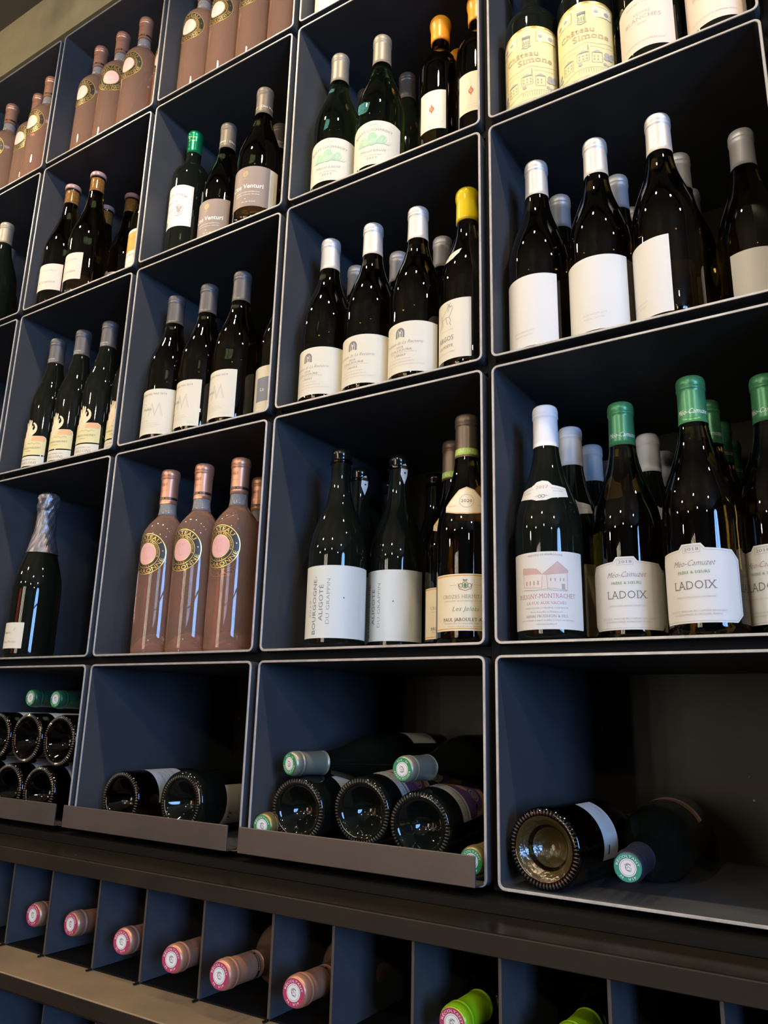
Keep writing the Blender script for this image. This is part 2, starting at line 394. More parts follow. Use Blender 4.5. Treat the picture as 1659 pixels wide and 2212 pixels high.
def lab_puligny_neck(c):
    o = [(-34, 171), (-30, 183), (-12, 186), (-7, 191), (0, 192.5), (7, 191), (12, 186), (30, 183), (34, 171), (12, 168), (6, 165.5), (-6, 165.5), (-12, 168)]
    a = Art(True, -0.006).L('lettering', 'red').text('2017', 0, 181.5, 4.2, 15)
    a.L('small_lettering', 'grey').text('CÔTE DE BEAUNE', -20, 176, 1.5, 13).text('DU DOMAINE', 20, 177, 1.5, 13).line([(-30, 180), (-11, 182)], .3).line([(11, 182), (30, 180)], .3).ring(-2, 171, 1.5, 2.2, 16).ring(2, 171, 1.5, 2.2, 16).line([(-8, 171), (-4, 172)], .4).line([(8, 171), (4, 172)], .4)
    return PAPER['white'], o, c, a, 'vintage_label'
def lab_ladoix(c):
    o = [(-42, 12), (42, 12), (50, 20), (50, 78), (42, 88), (14, 90), (10, 95), (-10, 95), (-14, 90), (-42, 88), (-50, 78), (-50, 20)]
    a = Art(True, -0.006).L('border', 'pale').line([(-41, 14), (41, 14), (48, 21), (48, 77), (41, 86), (13, 88), (9, 93), (-9, 93), (-13, 88), (-41, 86), (-48, 77), (-48, 21), (-41, 14)], .35)
    a.L('lettering', 'mid').text('2018', 0, 87.5, 3.2, 15).text('LADOIX', 0, 47.0, 8.8, 46)
    a.L('script_lettering', 'grey').text('Méo-Camuzet', 0, 71.5, 6.2, 44, .45)
    a.L('green_lettering', 'green').text('FRÈRE & SŒURS', 0, 63.5, 2.8, 34)
    a.L('small_lettering', 'pale').text('APPELLATION LADOIX CONTRÔLÉE', 0, 38.0, 1.6, 42).text('RÉCOLTÉ ET VINIFIÉ PAR MÉO-CAMUZET NÉGOCIANT', 0, 23.5, 1.8, 62).text('À VOSNE-ROMANÉE, BOURGOGNE, FRANCE', 0, 20, 1.8, 52).frame(-9, 9, 85.6, 92, .3)
    return PAPER['white'], o, c, a, 'front_label'
def lab_blank(c, w=92, lo=3, hi=103):
    a = Art().L('small_lettering', 'pale').text('LÉON WOLFF 2019', 0, lo+20, 2.2, 30, arc=-200).text('PASCAL COTTAT', 0, lo+14.5, 2.0, 26, arc=-200)
    return PAPER['white'], rc(-w/2, w/2, lo, hi, .6), c, a, 'front_label'
def lab_aligote(c):
    a = Art()
    for t, x, cap, w, y, ink, nm in (('2019', -38, 3.6, 23, 53, 'grey', 'thin_lettering'), ('BOURGOGNE-', -29.5, 6.2, 80, 58, 'mid', 'lettering'), ('ALIGOTÉ', -18.5, 6.2, 50, 61, 'mid', 'lettering'), ('DU GRAPPIN', -8.0, 5.0, 62, 63, 'grey', 'thin_lettering')):
        a.L(nm, ink).text(t, x+cap/2, y, cap, w, rot=PI/2)
    a.L('dot', 'blue').disc(14, 68, 1.1)
    a.L('small_lettering', 'pale')
    for k, w in enumerate((40, 62)): a.text('MIS EN BOUTEILLE PAR LE GRAPPIN 12,5% VOL 75 CL', 39+2.6*k, 56, 1.1, w, rot=PI/2)
    return PAPER['pale'], rc(-58, 62, 13, 113, .8), c, a, 'front_label'
def lab_jaboulet(c):
    a = Art(True, -0.006).L('border', 'orange').rect(-46, 46, 82.4, 83.6).rect(-46, 46, 17, 18)
    a.L('crest', 'brown').ring(0, 71, 3.4, 4.2, 24).ring(-5.2, 70.4, 2.0, 2.8, 16).ring(5.2, 70.4, 2.0, 2.8, 16).line([(-9, 73), (-7.5, 66.5), (0, 64), (7.5, 66.5), (9, 73)], .8).poly([(-2.5, 76), (2.5, 76), (3, 78.6), (0, 77.4), (-3, 78.6)]).line([(-20, 71), (-11, 71)], .3).line([(11, 71), (20, 71)], .3)
    a.L('crest_shield', 'green').disc(0, 70.6, 1.9, 2.8)
    a.L('lettering', 'tan').text('CROZES HERMITAGE', 0, 54.5, 4.6, 62)
    a.L('script_lettering', 'green').text('Les Jalets', 0, 39, 5.6, 33, .4)
    a.L('dark_lettering', 'black').text('PAUL JABOULET AÎNÉ', 0, 26.5, 4.0, 60)
    a.L('small_lettering', 'brown').text('MAISON FONDÉE EN 1834', 0, 22.8, 1.7, 56).text('TAIN L\'HERMITAGE, FRANCE', 0, 19.3, 1.4, 46).text('APPELLATION CROZES-HERMITAGE CONTRÔLÉE', 0, 50.6, 1.3, 56)
    return PAPER['warm'], rc(-46, 46, 15, 85, .8), c, a, 'front_label'
def lab_jaboulet_neck(c):
    o = [(-30, 175), (-20, 186), (-10, 197), (0, 201), (10, 197), (20, 186), (30, 175), (30, 167), (14, 163), (0, 162), (-14, 163), (-30, 167)]
    a = Art(True, -0.006).L('border', 'orange').line([(-29, 175), (-19.4, 185.5), (-9.6, 196), (0, 199.8), (9.6, 196), (19.4, 185.5), (29, 175)], .7).line([(-29, 168), (-14, 164), (0, 163), (14, 164), (29, 168)], .7)
    a.L('lettering', 'black').text('2020', 0, 178.5, 4.2, 14)
    a.L('seal_ring', 'tan').ring(0, 180.4, 9.0, 9.5, 40)
    a.L('script_lettering', 'tan').text('Millésime', -20, 173, 3.0, 13, .3).text('Vintage', 20, 173, 3.0, 13, .3)
    return PAPER['warm'], o, c, a, 'vintage_label'
def lab_rectorie(c):
    a = Art(True, -0.006).L('emblem', 'mid').ring(0, 71, 4.4, 7.4, 24, 1.0, 0, PI).rect(-7.4, -4.6, 63, 71).rect(4.6, 7.4, 63, 71).rect(-3.4, -1.8, 64, 73).rect(1.8, 3.4, 64, 73).disc(0, 74, 1.6).ring(0, 67.5, 1.4, 2.2, 14)
    a.L('script_lettering', 'grey').text('Domaine de La Rectorie', 2, 53, 4.8, 64, .4)
    a.L('lettering', 'grey').text('2018', 0, 47, 2.9, 11).text('COLLIOURE', 0, 42.2, 3.0, 37).text('L\'ARGILE', 0, 34.8, 2.9, 19)
    a.L('small_lettering', 'pale').text('APPELLATION COLLIOURE CONTRÔLÉE', 4, 39.4, 1.3, 44).text('Mis en bouteille au Domaine', 0, 29.6, 2.0, 34, .3).text('Pierre & Jean Emmanuel Parcé', 0, 25.0, 2.2, 44, .3).text('VIGNERONS À BANYULS-SUR-MER 66650 PRODUIT DE FRANCE', 4, 20.6, 1.4, 66)
    return PAPER['cream'], rc(-58, 58, 10, 87, .8), c, a, 'front_label'
def lab_argos(c):
    a = Art(True, -0.006).L('horse_drawing', 'grey')
    a.line([(-12, 64), (-9, 71), (-6, 76), (2, 78), (8, 77), (11, 83), (14, 90), (12, 93), (8, 91), (5, 85)], .6).line([(-6, 76), (-10, 80), (-9, 84), (-6, 81)], .5).line([(8, 77), (10, 72), (9, 67), (11, 64)], .6).line([(2, 77), (3, 71), (5, 67)], .6).line([(-6, 75), (-5, 69), (-8, 64)], .6).line([(-11, 76), (0, 86), (9, 95)], .5).line([(4, 92), (11, 98)], .6).line([(11, 91), (4, 98)], .6).line([(-14, 62), (-12, 66)], .5)
    a.L('small_lettering', 'pale').text('VIN DE PAYS DES COLLINES', 0, 57, 1.6, 30, .1).text('MIS EN BOUTEILLE AU DOMAINE', 0, 24, 1.8, 34)
    a.L('lettering', 'mid').text('ARGOS', 0, 42, 7.0, 30).text('LES POÈTE', 0, 32, 4.0, 28)
    return PAPER['cream'], rc(-40, 40, 14, 102, .8), c, a, 'front_label'
def lab_argos_neck(c):
    o = [(-13, 170), (-4, 168), (5, 170), (13, 178), (15, 186), (6, 184), (-5, 180)]
    return PAPER['cream'], o, c, Art(True, -0.006).L('lettering', 'grey').text('2015', 0, 174, 3.6, 13, rot=.25), 'vintage_label'
def lab_lochardet(c):
    o = [(-50, 15), (50, 15), (50, 90), (30, 94), (0, 96), (-30, 94), (-50, 90)]
    a = Art(True, -0.006).L('lettering', 'mid').text('BARTZ-LOCHARDET', 0, 77, 4.2, 66, arc=110).text('2017', 0, 25, 3.4, 18)
    a.L('script_lettering', 'mid').text('Meursault', 0, 38, 5.6, 44, .45)
    a.L('small_lettering', 'grey').text('DOMAINE', 0, 87, 1.8, 17).text('GRUYACHES', 0, 31, 2.0, 32)
    a.L('hills_drawing', 'leaf')
    for cx, cy, rx, ry in ((0, 62, 9, 12), (-15, 60, 6.5, 8), (-22, 58, 4, 6), (17, 60, 7, 8), (11, 57, 5, 5), (-9, 56, 5, 5)): a.disc(cx, cy, rx, ry, 18)
    for x in (-4, 0, 4): a.line([(x, 73), (x*1.4, 77.5)], .7)
    a.line([(-27, 53), (-10, 51), (12, 53), (28, 51)], .8).line([(24, 51), (29, 58)], .5).line([(27, 51), (33, 56)], .5)
    a.L('hills_lines', 'white')
    for x in (-5, -2, 1, 4): a.line([(x, 54), (x+4, 62)], .6)
    for x in (-24, -16, 14, 20): a.line([(x, 56), (x+3, 63)], .5)
    return PAPER['cream'], o, c, a, 'front_label'
def lab_drop(c):
    a = Art().L('drop_emblem', 'rust').disc(0, 104, 4.2, 5, 20).poly([(-1.6, 108), (1.6, 108), (0, 114)]).poly([(-1.6, 100), (1.6, 100), (0, 95)])
    a.L('drop_ring', 'cream').ring(0, 104.4, 1.6, 2.3, 16, a0=.8, a1=6)
    a.L('small_lettering', 'pale').line([(0, 112), (0, 126)], .2).line([(0, 96), (0, 84)], .2).text('VIN ORANGE', 6, 78, 1.8, 26).text('MACÉRATION PELLICULAIRE', 0, 73.5, 1.5, 32)
    return PAPER['cream'], rc(-23, 23, 67, 139, .5), c, a, 'front_label'
def lab_rose(c):
    n = 56; cy = 161; o = [(34.5*math.cos(2*PI*i/n), cy+34.5*math.sin(2*PI*i/n)) for i in range(n)]
    a = Art(True, -0.006).L('black_ring', 'label_black').ring(0, cy, 18.4, 33.2, 56)
    a.L('gold_circles', 'gold').ring(0, cy, 23.3, 24.2, 48).ring(0, cy, 17.6, 18.6, 48)
    a.L('gold_lettering', 'gold').ringtext('CHATEAU', 0, cy, 25.5, 6.2, -0.05, width=52).ringtext('ESCARONNE', 0, cy, 32.2, 6.2, PI*0.97, inward=True, width=78).disc(28.6, cy+4.5, .9, n=10).disc(-28.6, cy+4.5, .9, n=10)
    a.ringtext('CÔTES DE PROVENCE', 0, cy, 19.6, 2.7, 0.3, width=62).ringtext('2 0 2 1', 0, cy, 22.5, 2.7, PI, inward=True, width=16)
    a.L('pink_disc', 'pink').disc(0, cy, 17.5, n=40)
    a.L('curl_drawing', 'red')
    for x, y, r in ((-9, 7, 2.4), (-4.5, 8.5, 2.2), (0, 7.5, 2.6), (5, 8.5, 2.2), (-6.5, 4, 1.8)): a.ring(x, cy+y, r-.16, r+.16, 14, a0=.4, a1=4.6)
    a.line([(-4, cy+1.5), (-3, cy-1), (-4.6, cy-3.5), (-2.5, cy-5), (-3.4, cy-8), (0, cy-9.6), (3, cy-7)], .35)
    return GOLD, o, c, a, 'round_label'
def lab_folio(c):
    a = Art().L('thin_monogram', 'pale')
    a.ring(-17, 55, 12.5, 12.9, 30, 1.0, .8, 5.5).line([(-3, 43), (4, 68), (11, 46), (18, 68), (25, 43)], .45).line([(-1, 43), (5, 64), (11, 43), (17, 64), (23, 43)], .35)
    a.L('lettering', 'grey').text('COUME DEL MAS 2019', 0, 83, 3.2, 58)
    a.L('green_lettering', 'green').text('Folio', -5, 54, 5.0, 19)
    a.L('small_lettering', 'pale').text('COLLIOURE', -10, 34, 2.4, 17).text('APPELLATION COLLIOURE CONTRÔLÉE', -2, 29, 1.4, 40).text('PHILIPPE ET NATHALIE GARD VIGNERONS', 0, 25.5, 1.4, 46).text('MIS EN BOUTEILLE AU DOMAINE', -4, 22, 1.4, 36).text('13,5% VOL', 30, 15, 1.6, 12)
    return PAPER['cream'], rc(-44, 44, 10, 94, .6), c, a, 'front_label'
def lab_square(c):
    a = Art().L('grey_square', 'slate').rect(-12, 22, 34, 76)
    a.L('lettering', 'white').text('La', 2, 52, 6, 8)
    return PAPER['cream'], rc(-36, 40, 10, 96, .6), c, a, 'front_label'
def lab_souch(c):
    a = Art(True, -0.006).L('border', 'pale').frame(-38, 38, 75, 158, .4)
    a.L('lettering', 'grey').text('CLOS DE SOUCH', 0, 140, 5.2, 56, arc=46).text('Jurançon Sec', -8, 124, 4.2, 40, .1).text('2018', -8, 106, 3.4, 14)
    a.L('crest', 'pale').ring(14, 108, 9, 9.8, 26).disc(11, 112, 3).disc(18, 111, 3).disc(14, 105, 4).line([(6, 97), (14, 93.5), (22, 97)], .9)
    a.L('lettering_small', 'pale').text('DOMAINE DE SOUCH JURANÇON', -2, 92, 1.6, 36)
    a.L('green_stamps', 'teal').rect(-32, -23, 78, 86).rect(-21, -13, 78, 86)
    a.L('stamp_detail', 'white').ring(-17, 82, 1.6, 2.4, 12).line([(-31, 80), (-24, 84)], .5)
    return PAPER['white'], [(-40, 71), (40, 71), (40, 158), (20, 161), (0, 162), (-20, 161), (-40, 158)], c, a, 'front_label'
def lab_venturi(c):
    a = Art(False, 0.018).L('tree_emblem', 'tan').disc(-3, 92, 5.4, 6.2, 20).rect(-3.7, -2.3, 82, 88).rect(-7, 1, 81.2, 82.2)
    a.L('tree_detail', 'brown').ring(-3, 92, 2.2, 2.6, 14).line([(-3, 88), (-3, 97)], .4).line([(-6, 91), (-3, 89), (0, 92)], .4)
    a.L('lettering', 'white').text('Clos Venturi', 0, 62, 8.6, 62, .05)
    a.text('Appellation d\'Origine Contrôlée Corse', 2, 53.5, 2.0, 46, .1).text('Domaine Vico · Ponte Leccia · Haute Corse', 2, 48.5, 2.0, 46, .1).text('Vin de Corse', 6, 34, 2.0, 26)
    a.L('small_mark', 'white').disc(0, 41, 1.1)
    return PAPER['taupe'], rc(-42, 42, 26, 106, .5), c, a, 'front_label'
def lab_strip(c):
    a = Art().L('small_lettering', 'pale').text('CORSE 2019 VIN BLANC ISSU DE L\'AGRICULTURE', -4, 66, 1.6, 60, rot=PI/2).text('PRODUIT DE FRANCE', 3, 66, 1.8, 34, rot=PI/2)
    return PAPER['ivory'], rc(-8.5, 8.5, 26, 105, .4), c, a, 'side_label'
def lab_naudet(c):
    o = [(-34, 29), (34, 29), (34, 60), (33, 65), (28, 68.5), (-34, 68.5)]
    a = Art(True, -0.006).L('ochre_wash', 'yellow').poly([(-34, 34), (-24, 40), (-18, 60), (-24, 68), (-34, 68)])
    a.L('salmon_arch', 'salmon').poly([(4, 58), (32, 58), (32, 63), (29, 67), (20, 68.3), (10, 67), (5, 64)]).poly([(-22, 61), (-12, 61), (-11, 68), (-22, 68)])
    a.L('hand_figure', 'hand').poly([(-13, 54), (-4, 54), (-1, 64), (6, 70), (12, 76), (14, 82), (13.6, 88), (11, 93), (6, 97), (3.6, 95), (7.4, 91), (9.4, 86), (8, 82), (5, 80), (3.4, 84), (5, 89), (3.5, 91), (0.8, 86), (1, 100), (-1.6, 103), (-3, 101), (-3, 89), (-5, 102), (-7.6, 105), (-9, 102), (-8, 88), (-11, 97), (-13.4, 99), (-14.4, 96), (-12.6, 84), (-16, 76), (-16, 68), (-14, 60)])
    a.L('hand_lines', 'pink').line([(-9, 72), (-5, 76), (-7, 70), (-2, 74)], .5).line([(-10, 62), (-6, 66)], .4)
    a.L('lettering', 'grey').text('MOREAU-NAUDET', 3, 42, 3.6, 46).text('CHABLIS', 0, 36.5, 1.8, 15)
    a.L('scribble', 'brown').line([(-26, 52), (-22, 54), (-20, 50), (-18, 53)], .5).line([(-4, 54), (2, 52), (8, 54), (12, 51), (18, 54), (24, 52)], .5)
    return PAPER['yellow'], o, c, a, 'front_label'
def lab_naudet2(c):
    a = Art(True, -0.006).L('lettering', 'grey').text('VAILLONS', 2, 10.5, 4.6, 38).text('CHABLIS PREMIER CRU', 0, 18.5, 2.2, 40)
    return PAPER['cream'], rc(-34, 34, 6.5, 26.5, .5), c, a, 'lower_label'
def lab_lorenz(c, w=66):
    a = Art().L('lettering', 'grey').text('François Martin', 4, 75, 3.0, 34).text('L\'orenzon', 2, 47, 6.0, 38)
    a.L('dot', 'rust').disc(-20, 49.6, 1.8)
    a.L('small_lettering', 'pale').text('BOURGOGNE CHARDONNAY', 4, 69, 1.4, 30).text('MIS EN BOUTEILLE À LA PROPRIÉTÉ', 4, 41, 1.3, 34)
    return PAPER['pink'], rc(-w/2, w/2, 31, 92, .5), c, a, 'front_label'
def lab_orange(c):
    a = Art().L('orange_panel', 'orange').rect(-32, 32, 58, 100)
    a.L('lettering', 'brown').text('2017', 0, 84, 4, 16)
    a.L('grey_lettering', 'grey').text('CLOS DE LA RUE', 0, 47, 3.6, 46).text('BOURGOGNE', 0, 30, 1.8, 26)
    return PAPER['white'], rc(-34, 34, 6, 106, .6), c, a, 'front_label'
def lab_moulin(c):
    a = Art(True, -0.006).L('lettering', 'brown').text('Champ du', -3, 44, 4.0, 22, .2)
    a.L('tan_lettering', 'tan').text('F', 16, 49, 5, 4, .3).text('Vieux Moulin', 4, 27, 4.0, 38)
    return PAPER['cream'], rc(-34, 34, 17, 64, .6), c, a, 'front_label'
def lab_simone(c):
    o = [(-50, 4), (50, 4), (50, 124), (34, 128), (0, 131), (-34, 128), (-50, 124)]
    a = Art(True, 0.010).L('gold_border', 'gold').line([(-50, 4), (-50, 124), (-34, 128), (0, 131), (34, 128), (50, 124), (50, 4)], 3.4)
    a.L('vignette_ground', 'cream').rect(14, 45, 105, 122).rect(-45, -14, 105, 122)
    a.L('vignette_frames', 'gold').frame(14, 45, 105, 122, .8).frame(-45, -14, 105, 122, .8)
    a.L('lettering', 'tan').text('Château', -8, 82, 9.0, 50, arc=180).text('Simone', 12, 70, 9.5, 50, arc=220)
    a.L('tower_emblem', 'mid').frame(-5, 5, 99, 112, .7).rect(-6, 6, 112, 116).line([(-7, 98), (0, 95), (7, 98)], .8)
    for x in (-3, 0, 3): a.rect(x-.5, x+.5, 101, 108)
    a.L('landscape_drawing', 'pale').line([(-46, 58), (-30, 62), (-12, 60), (4, 64), (20, 60), (46, 63)], .5).line([(-46, 50), (-20, 54), (-4, 52)], .4).line([(10, 56), (30, 54), (46, 57)], .4)
    a.poly([(-8, 48), (0, 52), (8, 48)]).frame(-8, 8, 34, 48, .6).frame(12, 26, 30, 46, .6).poly([(11, 46), (19, 50), (27, 46)]).frame(-30, -14, 26, 42, .6).poly([(-31, 42), (-22, 46), (-13, 42)]).line([(6, 50), (7, 60), (8, 50)], .8)
    for x, y in ((-5, 38), (0, 38), (5, 38), (-5, 43), (0, 43), (5, 43), (15, 35), (20, 35), (15, 40), (20, 40), (-27, 31), (-22, 31), (-17, 31), (-27, 36), (-22, 36), (-17, 36)): a.rect(x-.9, x+.9, y-1.2, y+1.2)
    for x, y, r in ((34, 44, 5), (39, 40, 5), (32, 38, 4), (43, 46, 4), (-38, 32, 4), (-42, 27, 4), (-36, 24, 3.4), (30, 28, 3), (36, 26, 3), (42, 29, 3.4), (20, 114, 3), (36, 112, 4), (-36, 112, 4), (-24, 114, 3), (-4, 30, 3)): a.disc(x, y, r, r*.8, 12)
    for i in range(14): a.line([(-6+3.2*i, 14), (-6+3.2*i, 21)], .5)
    a.line([(-8, 22), (40, 23)], .5).line([(-46, 20), (-26, 16), (-8, 22)], .6).line([(-46, 12), (-10, 8), (38, 12)], .5)
    return PAPER['yellow'], o, c, a, 'front_label'
def lab_terres(c):
    a = Art(True, -0.006).L('lettering', 'sepia').text('TERRES', 0, 70, 3.2, 22, arc=220).text('BLANCHES', 0, 61, 5.8, 48, arc=220)
    a.L('small_lettering', 'grey').text('POUILLY-FUMÉ', 0, 87, 2.4, 42, arc=220).text('2020', 0, 54, 2.4, 11, arc=220).text('MIS EN BOUTEILLE AU DOMAINE SAGET', 0, 26, 1.8, 56, arc=220)
    return PAPER['pink'], [(-42, 16), (42, 16), (42, 94), (20, 97), (0, 98), (-20, 97), (-42, 94)], c, a, 'front_label'
def lab_plainw(c, w=70, lo=20, hi=95, paper='white'):
    a = Art().L('small_lettering', 'grey').text('GRAND VIN', 0, hi-14, 3.4, 28).text('MIS EN BOUTEILLE AU CHÂTEAU', 0, lo+8, 1.8, 38)
    return PAPER[paper], rc(-w/2, w/2, lo, hi, .6), c, a, 'front_label'
def lab_santenay(c):
    a = Art(True, -0.006).L('lettering', 'grey').text('SANTENAY', 0, 84, 4.0, 40).text('LES POTETS', 0, 72, 4.0, 40)
    a.L('script_lettering', 'mid').text('Vincent', 0, 56, 6.0, 30, .4).text('Jean-Marc', 0, 65, 3.4, 24, .4)
    a.L('green_drawing', 'leaf').disc(10, 95, 5, 3.4, 14).disc(16, 98, 4, 3, 14).line([(6, 91), (14, 94), (22, 91)], .8)
    a.L('thin_rule', 'pale').line([(-26, 80), (26, 80)], .4)
    return PAPER['white'], rc(-40, 40, 42, 106, .8), c, a, 'front_label'
def lab_back(c, lo=52, hi=112, w=62):
    a = Art().L('small_lettering', 'grey')
    for k in range(6): a.text('VIN DE BOURGOGNE ISSU DE RAISINS', -6, hi-9-3.2*k, 1.3, 34)
    a.text('BOURGOGNE', 0, hi-36, 3.2, 30)
    a.L('handwriting', 'black').text('31', 12, lo+8, 7, 11, .3)
    return PAPER['cream'], rc(-w/2, w/2, lo, hi, .6), c, a, 'back_label'
def lab_deiss(c):
    a = Art(True, -0.006).L('art_ground', 'salmon').rect(-34, 34, 66, 128)
    a.L('art_purple', 'purple').poly([(-30, 66), (34, 66), (34, 84), (20, 96), (4, 92), (-12, 78)]).ring(8, 96, 12, 20, 26, a0=-1, a1=3.4)
    a.L('art_blue', 'blue').ring(8, 98, 5, 7.4, 24).ring(8, 98, 9.4, 11.4, 26)
    a.L('art_cream', 'cream').ring(8, 98, 7.6, 8.6, 24).poly([(-32, 100), (-16, 120), (-28, 126)]).poly([(20, 118), (32, 110), (32, 126)])
    a.L('art_red', 'red').disc(8, 98, 3.2).poly([(-32, 86), (-14, 96), (-24, 108), (-32, 104)])
    a.L('white_bands', 'white').rect(-34, 34, 42, 56).rect(-34, 34, 58, 64.5)
    a.L('dark_rules', 'label_black').rect(-34, 34, 56.4, 57.6).rect(-34, 34, 64.7, 66)
    a.L('lettering', 'tan').text('MARCEL DEISS', 0, 46.5, 5.0, 58)
    return PAPER['white'], rc(-35, 35, 41, 129, .6), c, a, 'front_label'
def lab_bird(c):
    a = Art().L('bird_drawing', 'brown').poly([(-18, 92), (-13, 98), (-12, 92), (-8, 90), (-12, 88)]).disc(-2, 94, 1.4).disc(8, 96, 2.2, 3)
    a.L('lettering', 'tan').text('MARC', 0, 74, 6, 26)
    a.L('rule', 'pale').line([(-24, 85), (24, 85)], .5)
    return PAPER['cream'], rc(-32, 32, 56, 104, 1), c, a, 'front_label'
def lab_barcode(c):
    a = Art().L('oval_mark', 'grey').ring(-20, 92, 4, 4.6, 20, .6).text('AB', -20, 91, 2.4, 4)
    a.L('small_lettering', 'pale')
    for k in range(7): a.text('MIS EN BOUTEILLE AU DOMAINE', -4, 96-3.2*k, 1.4, 24)
    a.L('black_mark', 'black').rect(20, 30, 74, 77)
    return PAPER['grey'], rc(-36, 36, 62, 102, .8), c, a, 'back_label'
def lab_band(c):
    a = Art().L('orange_band', 'rust').rect(-48, 48, 64, 76)
    return PAPER['grey'], rc(-48, 48, 52, 77, .5), c, a, 'front_label'

# ---- bottle kinds
def kind(key, name, prof, glass, cap=None, labels=(), extra=None, knurled=False, seg=56):
    root = empty(name)
    glass_obj(root, 'glass_' + key, prof, glass, seg)
    if cap:
        length, fm, kw = cap
        c, cp = capsule_obj(root, key, prof, length, FOIL[fm], **kw)
        if extra: extra(root, c, cp, prof)
    elif extra: extra(root, None, None, prof)
    for lf in labels:
        paper, o, c0, art, nm = lf
        sticker(root, prof, nm, paper, o, c0, art, stepv=(4 if nm in ('vintage_label', 'round_label') else None))
    if knurled: knurl(root, glass)
    return root
def cp_text(t, z, cap, w, ink, centre, nm='capsule_lettering', shear=0):
    def f(root, c, cp, prof):
        capsule_print(c, cp, Art().L(nm, ink).text(t, 0, z, cap, w, shear), centre)
    return f
def both(*fs):
    def f(root, c, cp, prof):
        for g in fs: g(root, c, cp, prof)
    return f
def seal(ink):
    def f(root, c, cp, prof): cap_disc(root, prof[-1][1]+1.65, ink)
    return f
def rose_extra(ctr):
    def f(root, c, cp, prof):
        a = Art().L('capsule_lettering', 'rust').text('M&R', 0, 283, 5.4, 13, .3).text('DOMAINE', 0, 274, 1.7, 15)
        a.L('black_band', 'label_black').rect(-30, 30, 259, 263.4)
        a.L('band_lettering', 'salmon').text('PROVENCE · ROSÉ', 0, 260, 2.4, 30)
        capsule_print(c, cp, a, ctr)
    return f
def rose_prof(): return bord(315, 38, 187)
def make_rose(ctr, with_cap=True):
    """clear bottle: wine-filled body, empty clear neck, copper capsule"""
    p = rose_prof(); root = empty('rose_bottle')
    body = [q for q in p if q[1] < 233 or q[0] == 0 and q[1] < 40]
    body = [(0, 34), (9, 33), (19, 26), (28, 9), (31, 2.0), (33.5, 0.0)] + body[6:] + [(13.0, 231.8), (0, 231.5)]
    glass_obj(root, 'rose_body', body, G_ROSE)
    neck = [(12.4, 232.5), (15.9, 232.5)] + [q for q in p if q[1] > 232.6 and q[1] < 256] + [(14.1, 270), (11.6, 270), (11.6, 236), (12.4, 232.5)]
    glass_obj(root, 'rose_neck', neck, G_CLEAR, 40, name='clear_neck')
    c, cp = capsule_obj(root, 'rose', p, 60, FOIL['rose'], rim=0.6)
    rose_extra(ctr)(root, c, cp, p)
    paper, o, c0, art, nm = lab_rose(ctr); sticker(root, p, nm, paper, o, c0, art, stepv=4)
    return root
def wax_cap(fm, length, key, prof):
    def f(root, c, cp, p):
        h = p[-1][1]
        cpz = [(rad(p, h-length)-.5, h-length), (rad(p, h-length)+1.3, h-length+.6)] + [(rad(p, z)+1.6, z) for z in range(int(h-length+6), int(h-18), 6)] + [(16.2, h-18), (17.6, h-13), (17.9, h-7), (17.2, h-2), (15, h+1.6), (9, h+3), (0, h+3.2)]
        me = lathe_me('wax_'+key, cpz, 40)
        if not me.materials: me.materials.append(FOIL[fm])
        link(bpy.data.objects.new('wax_seal', me), root)
    return f
def wax_disc_extra(root, c, cp, p):
    h = p[-1][1]
    me = lathe_me('wax_disc', [(13, h-9), (16.6, h-9), (17.2, h-6), (17.2, h-1.5), (16.2, h+1.4), (11, h+2), (0, h+1.6)], 40)
    if not me.materials: me.materials.append(FOIL['mauve'])
    link(bpy.data.objects.new('wax_disc', me), root)
    me = lathe_me('cork_neck', [(13, h-46), (15.15, h-45)] + [(rad(p, z)+.35, z) for z in range(int(h-44), int(h-12), 6)] + [(13, h-10)], 40)
    if not me.materials: me.materials.append(G_CORK)
    link(bpy.data.objects.new('cork_sleeve', me), root)
def cork_extra(root, c, cp, p):
    h = p[-1][1]
    me = lathe_me('cork', [(0, h+.1), (9.6, h+.1), (9.6, h+.5), (0, h+.6)], 24)
    if not me.materials: me.materials.append(G_CORK)
    link(bpy.data.objects.new('cork', me), root)
    me = lathe_me('lip_ring', [(14.3, h-22), (16.4, h-21.5), (16.7, h-19), (16.4, h-16.6), (14.3, h-16)], 40)
    if not me.materials: me.materials.append(G_DARK)
    link(bpy.data.objects.new('lip_ring', me), root)
def tag_extra(root, c, cp, p):
    cork_extra(root, c, cp, p)
    o = [(-6, 262), (0, 247), (6, 262), (7, 272), (2, 280), (-5, 276)]
    sticker(root, p, 'neck_tag', PAPER['white'], o, 62, Art().L('tag_mark', 'black').disc(1, 265, 1.6), base=1.2)
def champ_foil(root, c, cp, p):
    rnd = random.Random(3)
    def wob(a, z): return 0.55*math.sin(5*a+z*.13)+0.4*math.sin(11*a-z*.31)+(0.9*math.sin(7*a+z*.4) if z > 285 else 0)
    pr = [(rad(p, 200)-.4, 200), (rad(p, 200)+1.2, 200)] + [(rad(p, z)+1.4, z) for z in range(208, 284, 8)] + [(17.8, 284), (19.8, 289), (20.6, 296), (19.4, 303), (20.4, 309), (19.6, 316), (14, 320.5), (0, 321)]
    o = obj('crumpled_foil', lathe(pr, 48, wob), FOIL['champ'], root, smooth=False)
def capband(root, c, cp, prof):
    h = prof[-1][1]
    a = Art().L('green_band', 'lime').rect(-50, 50, h-57, h-48)
    a.L('band_lettering', 'white').text('PAUL JABOULET AÎNÉ · PAUL JABOULET AÎNÉ', 0, h-55, 5, 88)
    capsule_print(c, cp, a, 20)

